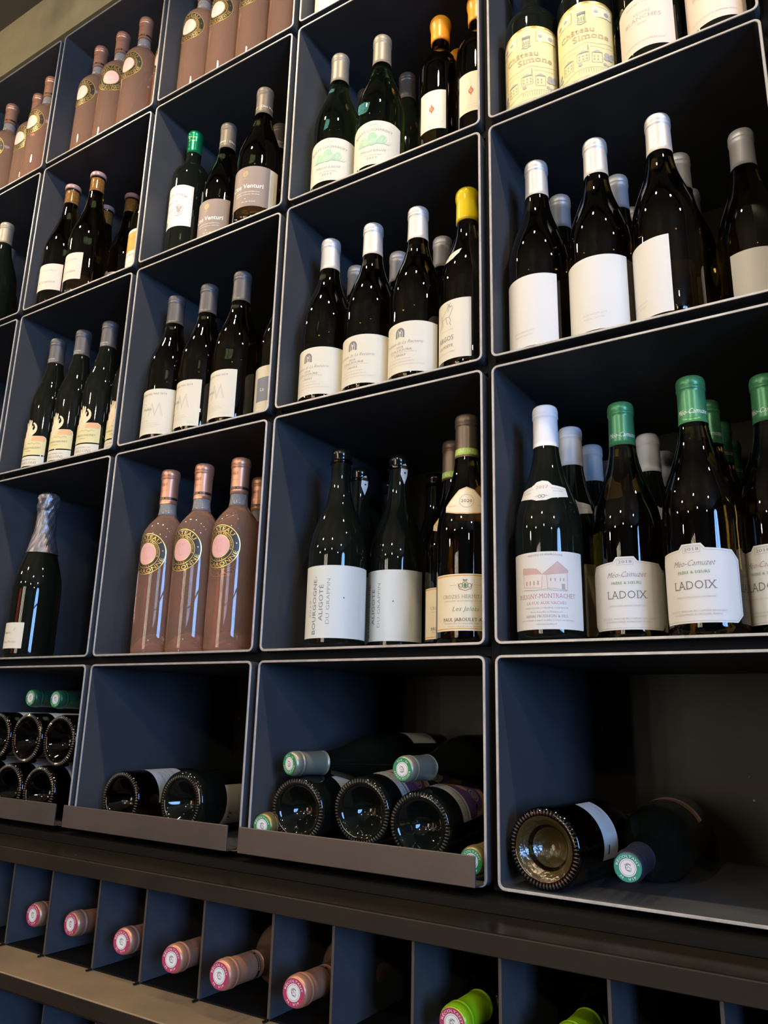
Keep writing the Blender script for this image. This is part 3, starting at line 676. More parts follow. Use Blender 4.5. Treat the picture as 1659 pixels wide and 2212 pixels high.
def punt_extra(root, c, cp, p):
    o = obj('punt', lathe([(0, 29.2), (9, 26.2), (16, 20), (19, 16.2), (21, 14.6), (28, 3.2), (31, 0.7), (33, -0.1)], 48), G_PUNT, root, True)  # extra shell coloured like the light glowing in the base
KINDS = {
 'puligny': lambda: kind('puligny', 'wine_bottle', burg(298), G_BLACK, (54, 'white', {}), [lab_puligny(12), lab_puligny_neck(8)]),
 'puligny_plain': lambda: kind('puligny_b', 'wine_bottle', burg(298), G_BLACK, (54, 'white', {}), [lab_puligny_neck(8), lab_plainw(30, 100, 12, 102, 'warm')]),
 'ladoix': lambda: kind('ladoix', 'wine_bottle', burg(298), G_DARK, (56, 'green', {}), [lab_ladoix(8)], cp_text('Méo-Camuzet', 249, 6.0, 38, 'white', 20, shear=.4)),
 'ladoix_b': lambda: kind('ladoix_b', 'wine_bottle', burg(298), G_DARK, (56, 'green', {}), [lab_ladoix(-8)], cp_text('Méo-Camuzet', 249, 6.0, 38, 'white', 10, shear=.4)),
 'ladoix_c': lambda: kind('ladoix_c', 'wine_bottle', burg(298), G_DARK, (56, 'green', {}), [lab_ladoix(-22)], cp_text('Méo-Camuzet', 249, 6.0, 38, 'white', -8, shear=.4)),
 'blank_a': lambda: kind('blank_a', 'wine_bottle', burg(298), G_DARK, (55, 'silver', {}), [lab_blank(-12)]),
 'blank_b': lambda: kind('blank_b', 'wine_bottle', burg(298), G_DARK, (55, 'silver', {}), [lab_blank(0)]),
 'blank_c': lambda: kind('blank_c', 'wine_bottle', burg(298), G_DARK, (55, 'silver', {}), [lab_blank(-50)]),
 'blank_d': lambda: kind('blank_d', 'wine_bottle', burg(298), G_DARK, (55, 'silver', {}), [lab_blank(30)]),
 'aligote': lambda: kind('aligote', 'wine_bottle', burg(296, 42), G_BLACK, None, [lab_aligote(31)], cork_extra),
 'aligote_b': lambda: kind('aligote_b', 'wine_bottle', burg(296, 42), G_BLACK, None, [lab_aligote(6)], tag_extra),
 'jaboulet': lambda: kind('jaboulet', 'wine_bottle', rhone(309), G_DARK, (60, 'bronze', {}), [lab_jaboulet(22), lab_jaboulet_neck(25)], capband),
 'rectorie': lambda: kind('rectorie', 'wine_bottle', burg(295), G_DARK, (55, 'silver', {}), [lab_rectorie(-5)]),
 'argos': lambda: kind('argos', 'wine_bottle', burg(297), G_DARK, None, [lab_argos(-24), lab_argos_neck(-20)], wax_cap('yellow', 52, 'argos', None)),
 'lochardet': lambda: kind('lochardet', 'wine_bottle', burg(295), G_GREEN, (58, 'pewter', {}), [lab_lochardet(16)]),
 'dark_cap': lambda: kind('dark_cap', 'wine_bottle', burg(295), G_BLACK, (55, 'dark', {}), []),
 'drop': lambda: kind('drop', 'wine_bottle', bord(308, 34.5, 192), G_DARK, None, [lab_drop(6)], wax_cap('orange', 46, 'drop', None)),
 'rose': lambda: make_rose(3),
 'folio': lambda: kind('folio', 'wine_bottle', burg(295), G_DARK, (57, 'gun', {}), [lab_folio(6)]),
 'folio_b': lambda: kind('folio_b', 'wine_bottle', burg(295), G_DARK, (57, 'gun', {}), [lab_folio(-14)]),
 'square': lambda: kind('square', 'wine_bottle', burg(295), G_DARK, (57, 'dark', {}), [lab_square(-6)]),
 'souch': lambda: kind('souch', 'wine_bottle', bord(308, 37.5, 190), G_BLACK, (50, 'emerald', {}), [lab_souch(-2)], both(cp_text('Domaine', 288, 3.2, 19, 'gold', 25), cp_text('de Souch', 280, 3.2, 18, 'gold', 25, 'capsule_lettering_low'), cp_text('· · · · · · · · ·', 298, 3, 60, 'gold', 20, 'capsule_dots'))),
 'venturi': lambda: kind('venturi', 'wine_bottle', burg(302, 41.5), G_DARK, (58, 'smoke', {}), [lab_venturi(12), lab_strip(81)], cp_text('Clos Venturi · Clos Venturi', 253, 4.4, 80, 'white', 5)),
 'venturi_b': lambda: kind('venturi_b', 'wine_bottle', burg(302, 41.5), G_DARK, (58, 'smoke', {}), [lab_venturi(8)], cp_text('Clos Venturi · Clos Venturi', 253, 4.4, 80, 'white', 42)),
 'naudet': lambda: kind('naudet', 'wine_bottle', burg(295, 36.5), G_BLACK, (55, 'gun', {}), [lab_naudet(8), lab_naudet2(8)], cp_text('MOREAU-NAUDET', 243.5, 2.6, 24, 'white', 5)),
 'lorenz': lambda: kind('lorenz', 'wine_bottle', burg(310, 42), G_DARK, None, [lab_lorenz(15)], wax_disc_extra),
 'lorenz_b': lambda: kind('lorenz_b', 'wine_bottle', burg(310, 42), G_DARK, None, [lab_lorenz(-2)], wax_disc_extra),
 'orange': lambda: kind('orange', 'wine_bottle', burg(310, 41), G_DARK, (55, 'bronze', {}), [lab_orange(-2)]),
 'champagne': lambda: kind('champagne', 'champagne_bottle', champ(), G_BLACK, None, [lab_moulin(-5)], champ_foil),
 'grey_cap': lambda: kind('grey_cap', 'wine_bottle', burg(300), G_BLACK, (55, 'pewter', {}), [lab_plainw(-40)]),
 'simone': lambda: kind('simone', 'wine_bottle', bord(300, 39, 150), G_BLACK, (50, 'black', {}), [lab_simone(8)]),
 'terres': lambda: kind('terres', 'wine_bottle', burg(298), G_BLACK, (55, 'bronze', {}), [lab_terres(-5)]),
 'rose_cap': lambda: kind('rose_cap', 'wine_bottle', bord(300, 37, 175), G_BLACK, (50, 'rose', {}), []),
 'cream_label': lambda: kind('cream_label', 'wine_bottle', burg(298), G_BLACK, (55, 'silver', {}), [lab_plainw(0, 84, 12, 95, 'cream')]),
 # lying bottles
 'lie_stack': lambda: kind('lie_stack', 'wine_bottle', burg(298, 41.5), G_DARK, (55, 'forest', {}), [lab_plainw(0, 100, 34, 118, 'white')], None, True),
 'lie_green_out': lambda: kind('lie_green_out', 'wine_bottle', burg(298, 40.5), G_BLACK, (55, 'forest', {}), [lab_plainw(0, 100, 34, 118, 'white')], seal('seal')),
 'lie_santenay': lambda: kind('lie_santenay', 'wine_bottle', burg(298, 41.5), G_DARK, (55, 'bronze', {}), [lab_santenay(0)], None, True),
 'lie_back': lambda: kind('lie_back', 'wine_bottle', burg(298, 45), G_BLACK, (55, 'bronze', {}), [lab_back(0)], None, True),
 'lie_plain': lambda: kind('lie_plain', 'wine_bottle', burg(272, 40), G_BLACK, (50, 'bronze', {}), [lab_plainw(0, 70, 14, 84, 'ivory')]),
 'lie_deiss': lambda: kind('lie_deiss', 'wine_bottle', burg(298, 41.5), G_BLACK, (55, 'bronze', {}), [lab_deiss(0)], None, True),
 'lie_bird': lambda: kind('lie_bird', 'wine_bottle', burg(298, 41.5), G_BLACK, (55, 'bronze', {}), [lab_bird(0)], None, True),
 'lie_olive_out': lambda: kind('lie_olive_out', 'wine_bottle', burg(298, 40.5), G_BLACK, (56, 'olive', {}), [lab_plainw(0, 70, 40, 90, 'white')], seal('seal')),
 'lie_gold_out': lambda: kind('lie_gold_out', 'wine_bottle', burg(298, 38), G_BLACK, (56, 'goldy', {}), [], seal('seal')),
 'lie_barcode': lambda: kind('lie_barcode', 'wine_bottle', burg(298, 42.5), G_DARK, (56, 'bronze', {}), [lab_barcode(0)], punt_extra, True),
 'lie_midnight_out': lambda: kind('lie_midnight_out', 'wine_bottle', burg(298, 42.5), G_BLACK, (56, 'midnight', {}), [lab_band(180)], seal('teal')),
 'rack_rose': lambda: kind('rack_rose', 'rose_bottle', rose_prof(), G_ROSE, (60, 'rose', {'rim': 0.6}), [], both(rose_extra(138), seal('crimson'))),
 'rack_lime': lambda: kind('rack_lime', 'wine_bottle', bord(300, 37.5, 186), G_GREEN, (58, 'lime', {}), [], seal('crimson')),
}
_proto = {}
def bottle(k, label, group, m, name=None):
    if k not in _proto: _proto[k] = r = KINDS[k]()
    else: r = copy_tree(_proto[k])
    r.matrix_world = m
    tag(r, label, 'bottle', group)
    return r
def stand(k, row, x, y, label, group, spin=0):
    zf = Z0 + (row-1)*H + 0.0063 + 0.0032 + 0.0002
    return bottle(k, label, group, Matrix.Translation((x, y, zf)) @ Matrix.Rotation(math.radians(spin), 4, 'Z'))
def lie(k, x, y, z, label, group, out='base', yaw=0, pitch=0, spin=0):
    th = -90 if out == 'base' else 90
    m = Matrix.Translation((x, y, Z0+z)) @ Matrix.Rotation(math.radians(yaw), 4, 'Z') @ Matrix.Rotation(math.radians(th+pitch), 4, 'X') @ Matrix.Rotation(math.radians(spin), 4, 'Z')
    if out == 'neck':
        hh = {'rack_rose': 0.315, 'rack_lime': 0.300, 'lie_plain': 0.272}.get(k, 0.298)
        m = m @ Matrix.Translation((0, 0, -hh))       # x, y, z give the mouth of the bottle
    return bottle(k, label, group, m)

# ------------------------------------------------------------------ large structure
XL, XR, YF, YB, ZC = -4.2, 3.4, -4.4, 0.372, Z0+1.625
def plane_box(name, *a):
    m = a[-1]; o = box(name, *a[:-1], m); tag(o, kind='structure'); return o
plane_box('floor', XL, XR, YF, YB+.1, -0.06, 0.0, FLOORM)
plane_box('ceiling', XL, XR, YF, YB+.1, ZC, ZC+0.06, CEILM)
plane_box('wall_back', XL, XR, YB, YB+0.06, 0.0, ZC, WALLM)
plane_box('wall_front', XL, XR, YF-0.06, YF, 0.0, ZC, WALLM)
plane_box('wall_left', XL-0.06, XL, YF, YB, 0.0, ZC, WALLM)
# right wall with an arched doorway
DX, DY0, DY1, DZ = XR, -3.20, -1.80, 3.08
bm = bmesh.new(); add_box(bm, XR, XR+.06, YF, DY0, 0, ZC); add_box(bm, XR, XR+.06, DY1, YB, 0, ZC)
n = 14; cyd = (DY0+DY1)/2; rd_ = (DY1-DY0)/2; zs = DZ-rd_
for i in range(n):
    a0, a1 = PI*i/n, PI*(i+1)/n
    ya, yb = cyd-rd_*math.cos(a0), cyd-rd_*math.cos(a1); za, zb = zs+rd_*math.sin(a0), zs+rd_*math.sin(a1)
    for xx in (XR, XR+.06): bm.faces.new([bm.verts.new(p) for p in ((xx, ya, za), (xx, yb, zb), (xx, yb, ZC), (xx, ya, ZC))])
    bm.faces.new([bm.verts.new(p) for p in ((XR, ya, za), (XR, yb, zb), (XR+.06, yb, zb), (XR+.06, ya, za))])
tag(obj('wall_right', bm, WALLM), kind='structure')
DOORW = mat('door_timber', (0.05, 0.04, 0.035), 0.5)
SKYP = mat('daylit_door_pane', (0.3, 0.4, 0.6), 0.3, emit=DOOR_C, es=DOOR_E)
door = empty('door_1', (XR+.03, cyd, 0)); tag(door, kind='structure')
def pane_poly(y0, y1, z0, z1):
    pts = [(y0, z0), (y1, z0)]
    k = 8
    for i in range(k+1):
        y = y1+(y0-y1)*i/k; zt = zs+math.sqrt(max(0, (rd_-.05)**2-(y-cyd)**2)) if z1 is None else z1
        pts.append((y, zt))
    b = bmesh.new(); b.faces.new([b.verts.new((0, y-cyd, z)) for y, z in pts]); return b
for (y0, y1) in ((DY0+.05, cyd-.025), (cyd+.025, DY1-.05)):
    box('light_block_panel', -.012, .012, y0-cyd, y1-cyd, .25, 1.30, DOORW, door); obj('door_pane', pane_poly(y0, y1, 1.36, zs), SKYP, door)  # lower half made solid to keep door light off the box undersides
    obj('door_pane', pane_poly(y0, y1, zs+.05, None), SKYP, door)
bm = bmesh.new()
for a in ((DY0, DY0+.05, 0, zs), (DY1-.05, DY1, 0, zs), (cyd-.025, cyd+.025, 0, DZ), (DY0, DY1, 0, .25), (DY0, DY1, 1.30, 1.36), (DY0, DY1, zs, zs+.05)):
    add_box(bm, -.02, .02, a[0]-cyd, a[1]-cyd, a[2], a[3])
obj('door_frame', bm, DOORW, door)
# plaster fascia above the boxes, overhanging nothing: its lower edge is the top of the highest row
o = box('trim_1', -2.4, 1.6, -0.004, YB, Z0+4*H+.0005, ZC, PLASTER); tag(o, kind='structure')

# ------------------------------------------------------------------ steel boxes
def rr(x0, x1, z0, z1, r, n=4):
    pts = []
    for cx, cz, a0 in ((x1-r, z0+r, -90), (x1-r, z1-r, 0), (x0+r, z1-r, 90), (x0+r, z0+r, 180)):
        for i in range(n+1):
            a = math.radians(a0+90*i/n); pts.append((cx+r*math.cos(a), cz+r*math.sin(a)))
    return pts
def make_box(w, h, top_open=False):
    t = 0.0032; g = 0.0063; D = 0.352
    out = rr(-w/2+g, w/2-g, g, h-g, .0085); inn = rr(-w/2+g+t, w/2-g-t, g+t, h-g-t, .0055)
    def tube(y0, y1, oo, ii, front=True):
        bm = bmesh.new(); n = len(oo)
        R = [[bm.verts.new((x, y, z)) for x, z in P] for P, y in ((oo, y0), (oo, y1), (ii, y1), (ii, y0))]
        for a in range(4):
            A, B = R[a], R[(a+1) % 4]
            for i in range(n):
                j = (i+1) % n; bm.faces.new((A[i], A[j], B[j], B[i]))
        bmesh.ops.recalc_face_normals(bm, faces=bm.faces[:]); return bm
    root = empty('shelf_box')
    obj('steel_shell', tube(0.0015, D, out, inn), STEEL, root)
    o1 = rr(-w/2+g+.0004, w/2-g-.0004, g+.0004, h-g-.0004, .0081); i1 = rr(-w/2+g+t-.0004, w/2-g-t+.0004, g+t-.0004, h-g-t+.0004, .0059)
    bm = bmesh.new(); n = len(out)
    R = [[bm.verts.new((x, y, z)) for x, z in P] for P, y in ((out, .0015), (out, .0005), (o1, 0), (i1, 0), (inn, .0005), (inn, .0015))]
    for A, B in zip(R, R[1:]+R[:1]):
        for i in range(n):
            j = (i+1) % n; bm.faces.new((A[i], A[j], B[j], B[i]))
    bmesh.ops.recalc_face_normals(bm, faces=bm.faces[:])
    obj('front_rim', bm, RIM, root)
    box('back_panel', -w/2+g+t, w/2-g-t, D-.006, D-.001, g+t, h-g-t, BACK, root)
    return root
proto_tall = make_box(W, H); proto_low = make_box(W, H0)
CN = {'E': 0.36, 'D': 0.0, 'C': -0.36, 'B': -0.72, 'A': -1.08, 'Z': -1.44}
cont = {
 ('D',0): 'low steel box holding two lying bottles, without a front plate', ('C',0): 'low steel box with seven lying bottles behind a plate', ('B',0): 'low steel box with three lying bottles behind a plate', ('A',0): 'low steel box with a stack of knurled bottle bases',
 ('D',1): 'steel box holding white capped and green capped bottles', ('C',1): 'steel box holding pale-labelled bottles without capsules', ('B',1): 'steel box holding four clear rose bottles at eye level', ('A',1): 'steel box holding a single champagne bottle',
 ('D',2): 'steel box holding silver capped bottles with blank white labels', ('C',2): 'steel box with silver capped bottles and one yellow wax top', ('B',2): 'steel box holding grey capped bottles with cream monogram labels', ('A',2): 'steel box holding four bottles with a hand figure on the label',
 ('D',3): 'steel box holding yellow landscape labels and pink labels', ('C',3): 'steel box holding green glass bottles and orange wax tops', ('B',3): 'steel box with a bright green capsule and taupe labels', ('A',3): 'steel box holding bottles with mauve wax discs and brown necks',
 ('D',4): 'top row steel box cut off by the upper right frame edge', ('C',4): 'top row steel box showing only a white label corner', ('B',4): 'top row steel box with rose bottles cut by the frame top', ('A',4): 'top row steel box with rose bottles under the plaster fascia',
 ('Z',4): 'top row steel box at far left with three rose bottles', ('Z',3): 'steel box at left edge with two grey capped bottles', ('Z',2): 'empty dark steel box at left edge, third row up', ('Z',1): 'empty dark steel box left of the champagne bottle', ('Z',0): 'low empty steel box left of the knurled bottle stack',
 ('E',4): 'empty steel box right of the top right corner', ('E',3): 'steel box sliver at the right frame edge, pink labels beside', ('E',2): 'steel box right of the blank white labels', ('E',1): 'steel box right of the green capped bottles', ('E',0): 'low steel box right of the two lying bottles'}
first = {True: proto_tall, False: proto_low}; used = set()
def lip_mesh():
    bm = bmesh.new(); add_box(bm, -.170, .170, -.0225, -.0195, .0095, .0415, .0006); add_box(bm, -.170, .170, -.0195, .010, .0095, .0115); return bm
lip_me = None
for cn, x in CN.items():
    for row in range(5):
        tall = row > 0; p = first[tall]
        b = p if tall not in used else copy_tree(p); used.add(tall)
        b.location = (x+W/2, 0, Z0+(row-1)*H if tall else Z0-H0)
        tag(b, 'black ' + cont[(cn, row)], 'shelf box', 'black steel shelf boxes of the wine wall')
for cn in ('C', 'B', 'A', 'Z'):
    o = obj('retaining_plate', lip_mesh() if lip_me is None else lip_me, LIP); lip_me = o.data
    o.location = (CN[cn]+W/2, 0, Z0-H0)
    tag(o, {'C': 'brown steel plate in front of the lying bottles with green seals, rightmost', 'B': 'brown steel plate in front of the three knurled lying bottles', 'A': 'brown steel plate in front of the stacked bottle bases, far left', 'Z': 'brown steel plate on the empty low box beyond the left frame edge'}[cn], 'plate', 'front plates of the low boxes')
# dark mounting grid between the boxes
mg = empty('mounting_grid', (0, .1, Z0-H0)); tag(mg, 'black steel grid filling the joints between the shelf boxes', 'grid')
def bar(nm, x0, x1, z0, z1):
    o = box(nm, x0, x1, .018, .35, z0, z1, GRID); o.parent = mg; o.matrix_parent_inverse = Matrix.Translation(-mg.location)
for k in range(-4, 3): bar('upright_bar', k*W-.0058, k*W+.0058, Z0-H0+.002, Z0+4*H-.002)
for r in range(1, 5):
    for k in range(-4, 2): bar('cross_bar', k*W+.0062, (k+1)*W-.0062, Z0+(r-1)*H-.0058, Z0+(r-1)*H+.0058)

# ------------------------------------------------------------------ counter and pigeonhole rack
bm = bmesh.new(); add_box(bm, -1.75, 1.25, -.030, .36, Z0-.2735, Z0-.2640)
tag(obj('plinth_board', bm, PLINTH), 'thin dark board between the counter and the lowest steel boxes', 'board')
ct = empty('counter', (-.25, .1, Z0-.294)); tag(ct, 'dark waxed wooden counter top running below the steel boxes', 'counter')
def local(o, root): o.parent = root; o.matrix_parent_inverse = Matrix.Translation(-root.location); return o
bm = bmesh.new(); add_box(bm, -1.75, 1.25, -.0965, .36, Z0-.2925, Z0-.2740)
local(obj('counter_slab', bm, COUNTER), ct)
bm = bmesh.new(); add_box(bm, -1.75, 1.25, -.1010, -.0967, Z0-.2940, Z0-.2745, .0008)
local(obj('edge_band', bm, COUNTER_EDGE), ct)
rack = empty('bottle_rack', (-.25, .1, Z0-.405)); tag(rack, 'pigeonhole bottle rack with thin dark dividers below the counter', 'rack')
div = [-1.09, -1.0, -.905, -.812, -.720, -.631, -.530, -.440, -.339, -.232, -.148, -.049, .046, .150, .243, .34, .435, .53]
bm = bmesh.new(); add_box(bm, -.0011, .0011, -.084, .34, -.4060, -.2945); dme = bpy.data.meshes.new('divider'); bm.to_mesh(dme); bm.free(); dme.materials.append(STEEL)
bm = bmesh.new(); add_box(bm, -.0016, .0016, -.0855, -.0842, -.4060, -.2945)
RIMD = mat('dull_cut_edge', (0.085, 0.072, 0.06), 0.5, metal=0.3); eme = bpy.data.meshes.new('divider_edge'); bm.to_mesh(eme); bm.free(); eme.materials.append(RIMD)
bm = bmesh.new(); add_box(bm, -.0012, .0012, -.094, -.0856, -.4052, -.4035); tme = bpy.data.meshes.new('divider_foot'); bm.to_mesh(tme); bm.free(); tme.materials.append(GRID)
for x in div:
    d = link(bpy.data.objects.new('divider', dme)); d.location = (x, 0, Z0); local(d, rack)
    for nm, me in (('divider_edge', eme), ('divider_foot', tme)):
        link(bpy.data.objects.new(nm, me), d)
bm = bmesh.new(); add_box(bm, -1.75, 1.25, -.1565, .36, Z0-.424, Z0-.4061, .001); local(obj('ledge_board', bm, LEDGE), rack)
bm = bmesh.new(); add_box(bm, -1.75, 1.25, -.0835, .34, Z0-.4060, Z0-.4045); local(obj('rack_floor', bm, GRID), rack)
bm = bmesh.new(); add_box(bm, -1.75, 1.25, -.158, -.1567, Z0-.4235, Z0-.4075); local(obj('ledge_edge', bm, COUNTER_EDGE), rack)
bm = bmesh.new(); add_box(bm, -1.75, 1.25, .341, .36, Z0-.4060, Z0-.2945); local(obj('rack_back', bm, DARKIN), rack)
low = empty('lower_rack', (-.25, .1, 0)); tag(low, 'dark lower bottle rack under the tan ledge at bottom left', 'rack')
bm = bmesh.new(); add_box(bm, -1.75, 1.25, -.110, .36, 0, Z0-.56); local(obj('cabinet_body', bm, DARKIN), low)
bm = bmesh.new(); add_box(bm, -1.75, 1.25, .30, .36, Z0-.559, Z0-.4245); local(obj('cabinet_back', bm, DARKIN), low)
bm = bmesh.new(); add_box(bm, -1.75, 1.25, -.135, -.118, Z0-.4370, Z0-.4245); local(obj('cabinet_rail', bm, COUNTER_EDGE), low)
bm = bmesh.new(); add_box(bm, -.0012, .0012, -.112, .30, -.559, -.4245); ldm = bpy.data.meshes.new('low_divider'); bm.to_mesh(ldm); bm.free(); ldm.materials.append(STEEL)
for i in range(24):
    d = link(bpy.data.objects.new('divider', ldm)); d.location = (-1.5+.102*i, 0, Z0); local(d, low)

# ------------------------------------------------------------------ room lamps, curtain and its added spotlight, tubes
LAMPB = mat('lamp_black', (0.03, 0.03, 0.03), 0.4)
def bulb_mat(n, c, e): return mat(n, c, 0.5, emit=c, es=e)
track = box('lamp_track', -2.1, 1.7, Y_LAMP-.015, Y_LAMP+.015, ZC-.03, ZC-.001, LAMPB); tag(track, 'black lamp track on the ceiling in front of the wine wall', 'lamp track')
spot_head = None
for i, x in enumerate((-1.75, -1.15, -.55, .05, .65, 1.25)):
    r = empty('spotlight', (x, Y_LAMP, Z_LAMP)); tag(r, 'small black track spotlight in front of the wine wall, ' + ('leftmost', 'second from left', 'third from left', 'fourth from left', 'fifth from left', 'rightmost')[i], 'lamp', 'track spotlights facing the wine wall')
    if spot_head is None:
        hd = lathe([(0, 95), (12, 95), (30, 80), (32, 5), (30, 4), (28, 70), (0, 72)], 24); a_ = obj('lamp_head', hd, LAMPB, r, True); spot_head = a_.data
        st = lathe([(0, 95), (5, 95), (5, 180), (0, 180)], 10); b_ = obj('lamp_stem', st, LAMPB, r, True); stem = b_.data
    else: link(bpy.data.objects.new('lamp_head', spot_head), r); link(bpy.data.objects.new('lamp_stem', stem), r)
    ld = bpy.data.lights.new('spot_beam', 'SPOT'); ld.energy = SPOT_W; ld.color = (1.0, 0.80, 0.54); ld.spot_size = math.radians(150); ld.spot_blend = 0.7; ld.shadow_soft_size = 0.024
    lo = link(bpy.data.objects.new('spot_beam', ld), r); lo.location = (0, 0, -.002); lo.rotation_euler = (math.radians(22), 0, 0)
for i, (x, y) in enumerate(((-2.6, -1.5), (-1.3, -1.5), (0.0, -1.6), (1.4, -1.5), (-2.6, -2.8), (-1.2, -2.9), (.3, -2.8), (1.8, -2.9))):
    r = empty('pendant_lamp', (x, y, 2.72)); tag(r, 'small warm glass bulb hanging in the room, ' + ('near', 'far')[i//4] + ' row, ' + ('leftmost', 'second', 'third', 'rightmost')[i % 4], 'lamp', 'pendant bulbs in the room')
    if i == 0:
        g = lathe([(0, 0), (18, 4), (30, 20), (34, 38), (28, 56), (14, 72), (0, 74)], 20); q = obj('glass_bulb', g, bulb_mat('bulb_glow', (1.0, 0.88, 0.72), BULB_E), r, True); gb = q.data
        g = lathe([(0, 74), (14, 74), (14, 100), (3, 104), (3, 500), (0, 500)], 12); q = obj('lamp_cord', g, LAMPB, r, True); gc = q.data
    else: link(bpy.data.objects.new('glass_bulb', gb), r); link(bpy.data.objects.new('lamp_cord', gc), r)
tb = None
for x, tt in ((-1.62, 'leftmost'), (-1.34, 'second'), (-1.06, 'third'), (-0.74, 'rightmost')):
    o = box('wall_tube_lamp', -.045, .045, -.03, .0, 0, 1.95, bulb_mat('tube_glow', (1.0, 0.90, 0.70), TUBE_E)); o.location = (x, YF+.035, 0.90)
    tag(o, 'tall vertical tube lamp on the wall behind the camera, ' + tt, 'lamp', 'vertical tube lamps')
bm = bmesh.new()
n = 60
for i in range(n):
    x0, x1 = -3.3+1.0*i/n, -3.3+1.0*(i+1)/n; y0, y1 = YF+.12+.03*math.sin(i*1.3), YF+.12+.03*math.sin((i+1)*1.3)
    bm.faces.new([bm.verts.new(p) for p in ((x0, y0, .05), (x1, y1, .05), (x1, y1, 2.7), (x0, y0, 2.7))])
tag(obj('curtain', bm, mat('red_velvet', (0.55, 0.04, 0.02), 0.8), smooth=True), 'red velvet curtain on the wall behind the camera', 'curtain')
r = empty('added_curtain_lamp', (-2.7, YF+1.3, ZC-.12)); tag(r, 'black spotlight added to brighten the red curtain behind the camera', 'lamp')  # added lamp, brightens the curtain so its red shows in the glass
link(bpy.data.objects.new('lamp_head', spot_head), r)
ld = bpy.data.lights.new('added_curtain_beam', 'SPOT'); ld.energy = 450; ld.color = (1, .8, .6); ld.spot_size = math.radians(75); ld.spot_blend = .6; ld.shadow_soft_size = .03
lo = link(bpy.data.objects.new('added_curtain_beam', ld), r); lo.location = (0, 0, -.004); lo.rotation_euler = (math.radians(-42), 0, 0)

# ------------------------------------------------------------------ standing bottles
g = 'white capped bottles in the box at right'
stand('puligny', 1, .0605, .043, 'front bottle with white capsule, farmhouse engraving and red lettering', g)
stand('puligny_plain', 1, .063, .130, 'white capped bottle directly behind the farmhouse label bottle', g)
stand('puligny_plain', 1, .066, .212, 'white capped bottle third back behind the farmhouse label bottle', g)
stand('puligny_plain', 1, .066, .294, 'white capped bottle rearmost behind the farmhouse label bottle', g)
g = 'green capped bottles in the box at right'
stand('ladoix', 1, .146, .078, 'green capped bottle with 2018 label beside the farmhouse label', g)
stand('puligny_plain', 1, .1475, .205, 'white capped bottle behind the left green capped bottle', 'white capped bottles in the box at right')
stand('puligny_plain', 1, .149, .288, 'white capped bottle half hidden, rearmost between the green capsules', 'white capped bottles in the box at right')
stand('ladoix_b', 1, .2365, .041, 'green capped bottle in the middle front with chamfered 2018 label', g)
stand('ladoix_b', 1, .2385, .1225, 'green capped bottle directly behind the middle green capped one', g)
stand('ladoix_b', 1, .239, .2045, 'green capped bottle third back, dim green capsule', g)
stand('ladoix_b', 1, .239, .2865, 'green capped bottle rearmost, barely visible', g)
stand('ladoix_c', 1, .3098, .075, 'green capped bottle cut by the right frame edge', g)

g = 'silver capped bottles with blank white labels'
stand('blank_a', 2, .0575, .046, 'silver capped bottle with blank white label, leftmost', g)
stand('blank_a', 2, .0605, .132, 'silver capped bottle behind the leftmost blank label', g)
stand('blank_b', 2, .1405, .045, 'silver capped bottle with blank white label, second from left', g)
stand('blank_b', 2, .145, .131, 'silver capped bottle behind the second blank label', g)
stand('blank_b', 2, .143, .214, 'silver capped bottle rearmost, low between two blank labels', g)
stand('blank_c', 2, .2225, .043, 'tallest looking silver capped bottle, blank label turned left', g)
stand('blank_c', 2, .229, .130, 'silver capped bottle behind the turned blank label', g)
stand('blank_c', 2, .226, .213, 'silver capped bottle rearmost behind the turned blank label', g)
stand('blank_d', 2, .3095, .124, 'silver capped bottle at the right frame edge, label cut by the rim', g)

g = 'bottles with a yellow landscape label'
stand('simone', 3, .0575, .046, 'bottle with yellow landscape label and gold border, left', g)
stand('simone', 3, .1365, .047, 'bottle with yellow landscape label and gold border, right', g)
stand('simone', 3, .186, .125, 'bottle behind the yellow landscape labels, strip of yellow visible', g)
stand('rose_cap', 3, .100, .200, 'rose capped bottle behind and between the yellow labels', 'rose capped bottles at the back')
stand('rose_cap', 3, .222, .205, 'rose capped bottle behind the pink label', 'rose capped bottles at the back')
g = 'bottles with a pink label in the top right box'
stand('terres', 3, .2235, .048, 'dark bottle with pink label, wholly visible label', g)
stand('terres', 3, .3065, .050, 'dark bottle with pink label, cut by the top frame edge', g)

g = 'bottles with vertical lettering on a pale label'
stand('aligote', 1, -.2595, .050, 'uncapped dark bottle with vertical lettering, front left', g)
stand('aligote_b', 1, -.285, .138, 'uncapped dark bottle with white tag behind the front left one', g)
stand('aligote', 1, -.280, .2235, 'uncapped dark bottle rearmost at left', g)
stand('aligote_b', 1, -.199, .115, 'uncapped dark bottle with tag and vertical lettering, second label', g)
stand('aligote', 1, -.193, .220, 'uncapped dark bottle at the back, between second label and brown capsules', g)
g = 'brown capped bottles with cream label and green band'
stand('jaboulet', 1, -.114, .128, 'brown capped bottle with lime green band, behind at left', g)
stand('jaboulet', 1, -.0515, .047, 'brown capped bottle with lime green band and 2020 neck label, front', g)

g = 'silver capped bottles with script labels'
for i, (x, y, t) in enumerate(((-.295, .047, 'leftmost front'), (-.213, .047, 'second in front'), (-.132, .047, 'third in front, tallest looking'))):
    stand('rectorie', 2, x, y, 'silver capped bottle with cream script label, ' + t, g)
for x, y, t in ((-.302, .132, 'left rear, capsule just showing'), (-.218, .133, 'middle rear'), (-.135, .132, 'right rear beside the yellow wax top')):
    stand('rectorie', 2, x, y, 'silver capped bottle behind the script labels, ' + t, g)
stand('argos', 2, -.0505, .050, 'bottle with yellow wax top and horse drawing on a cream label', None)

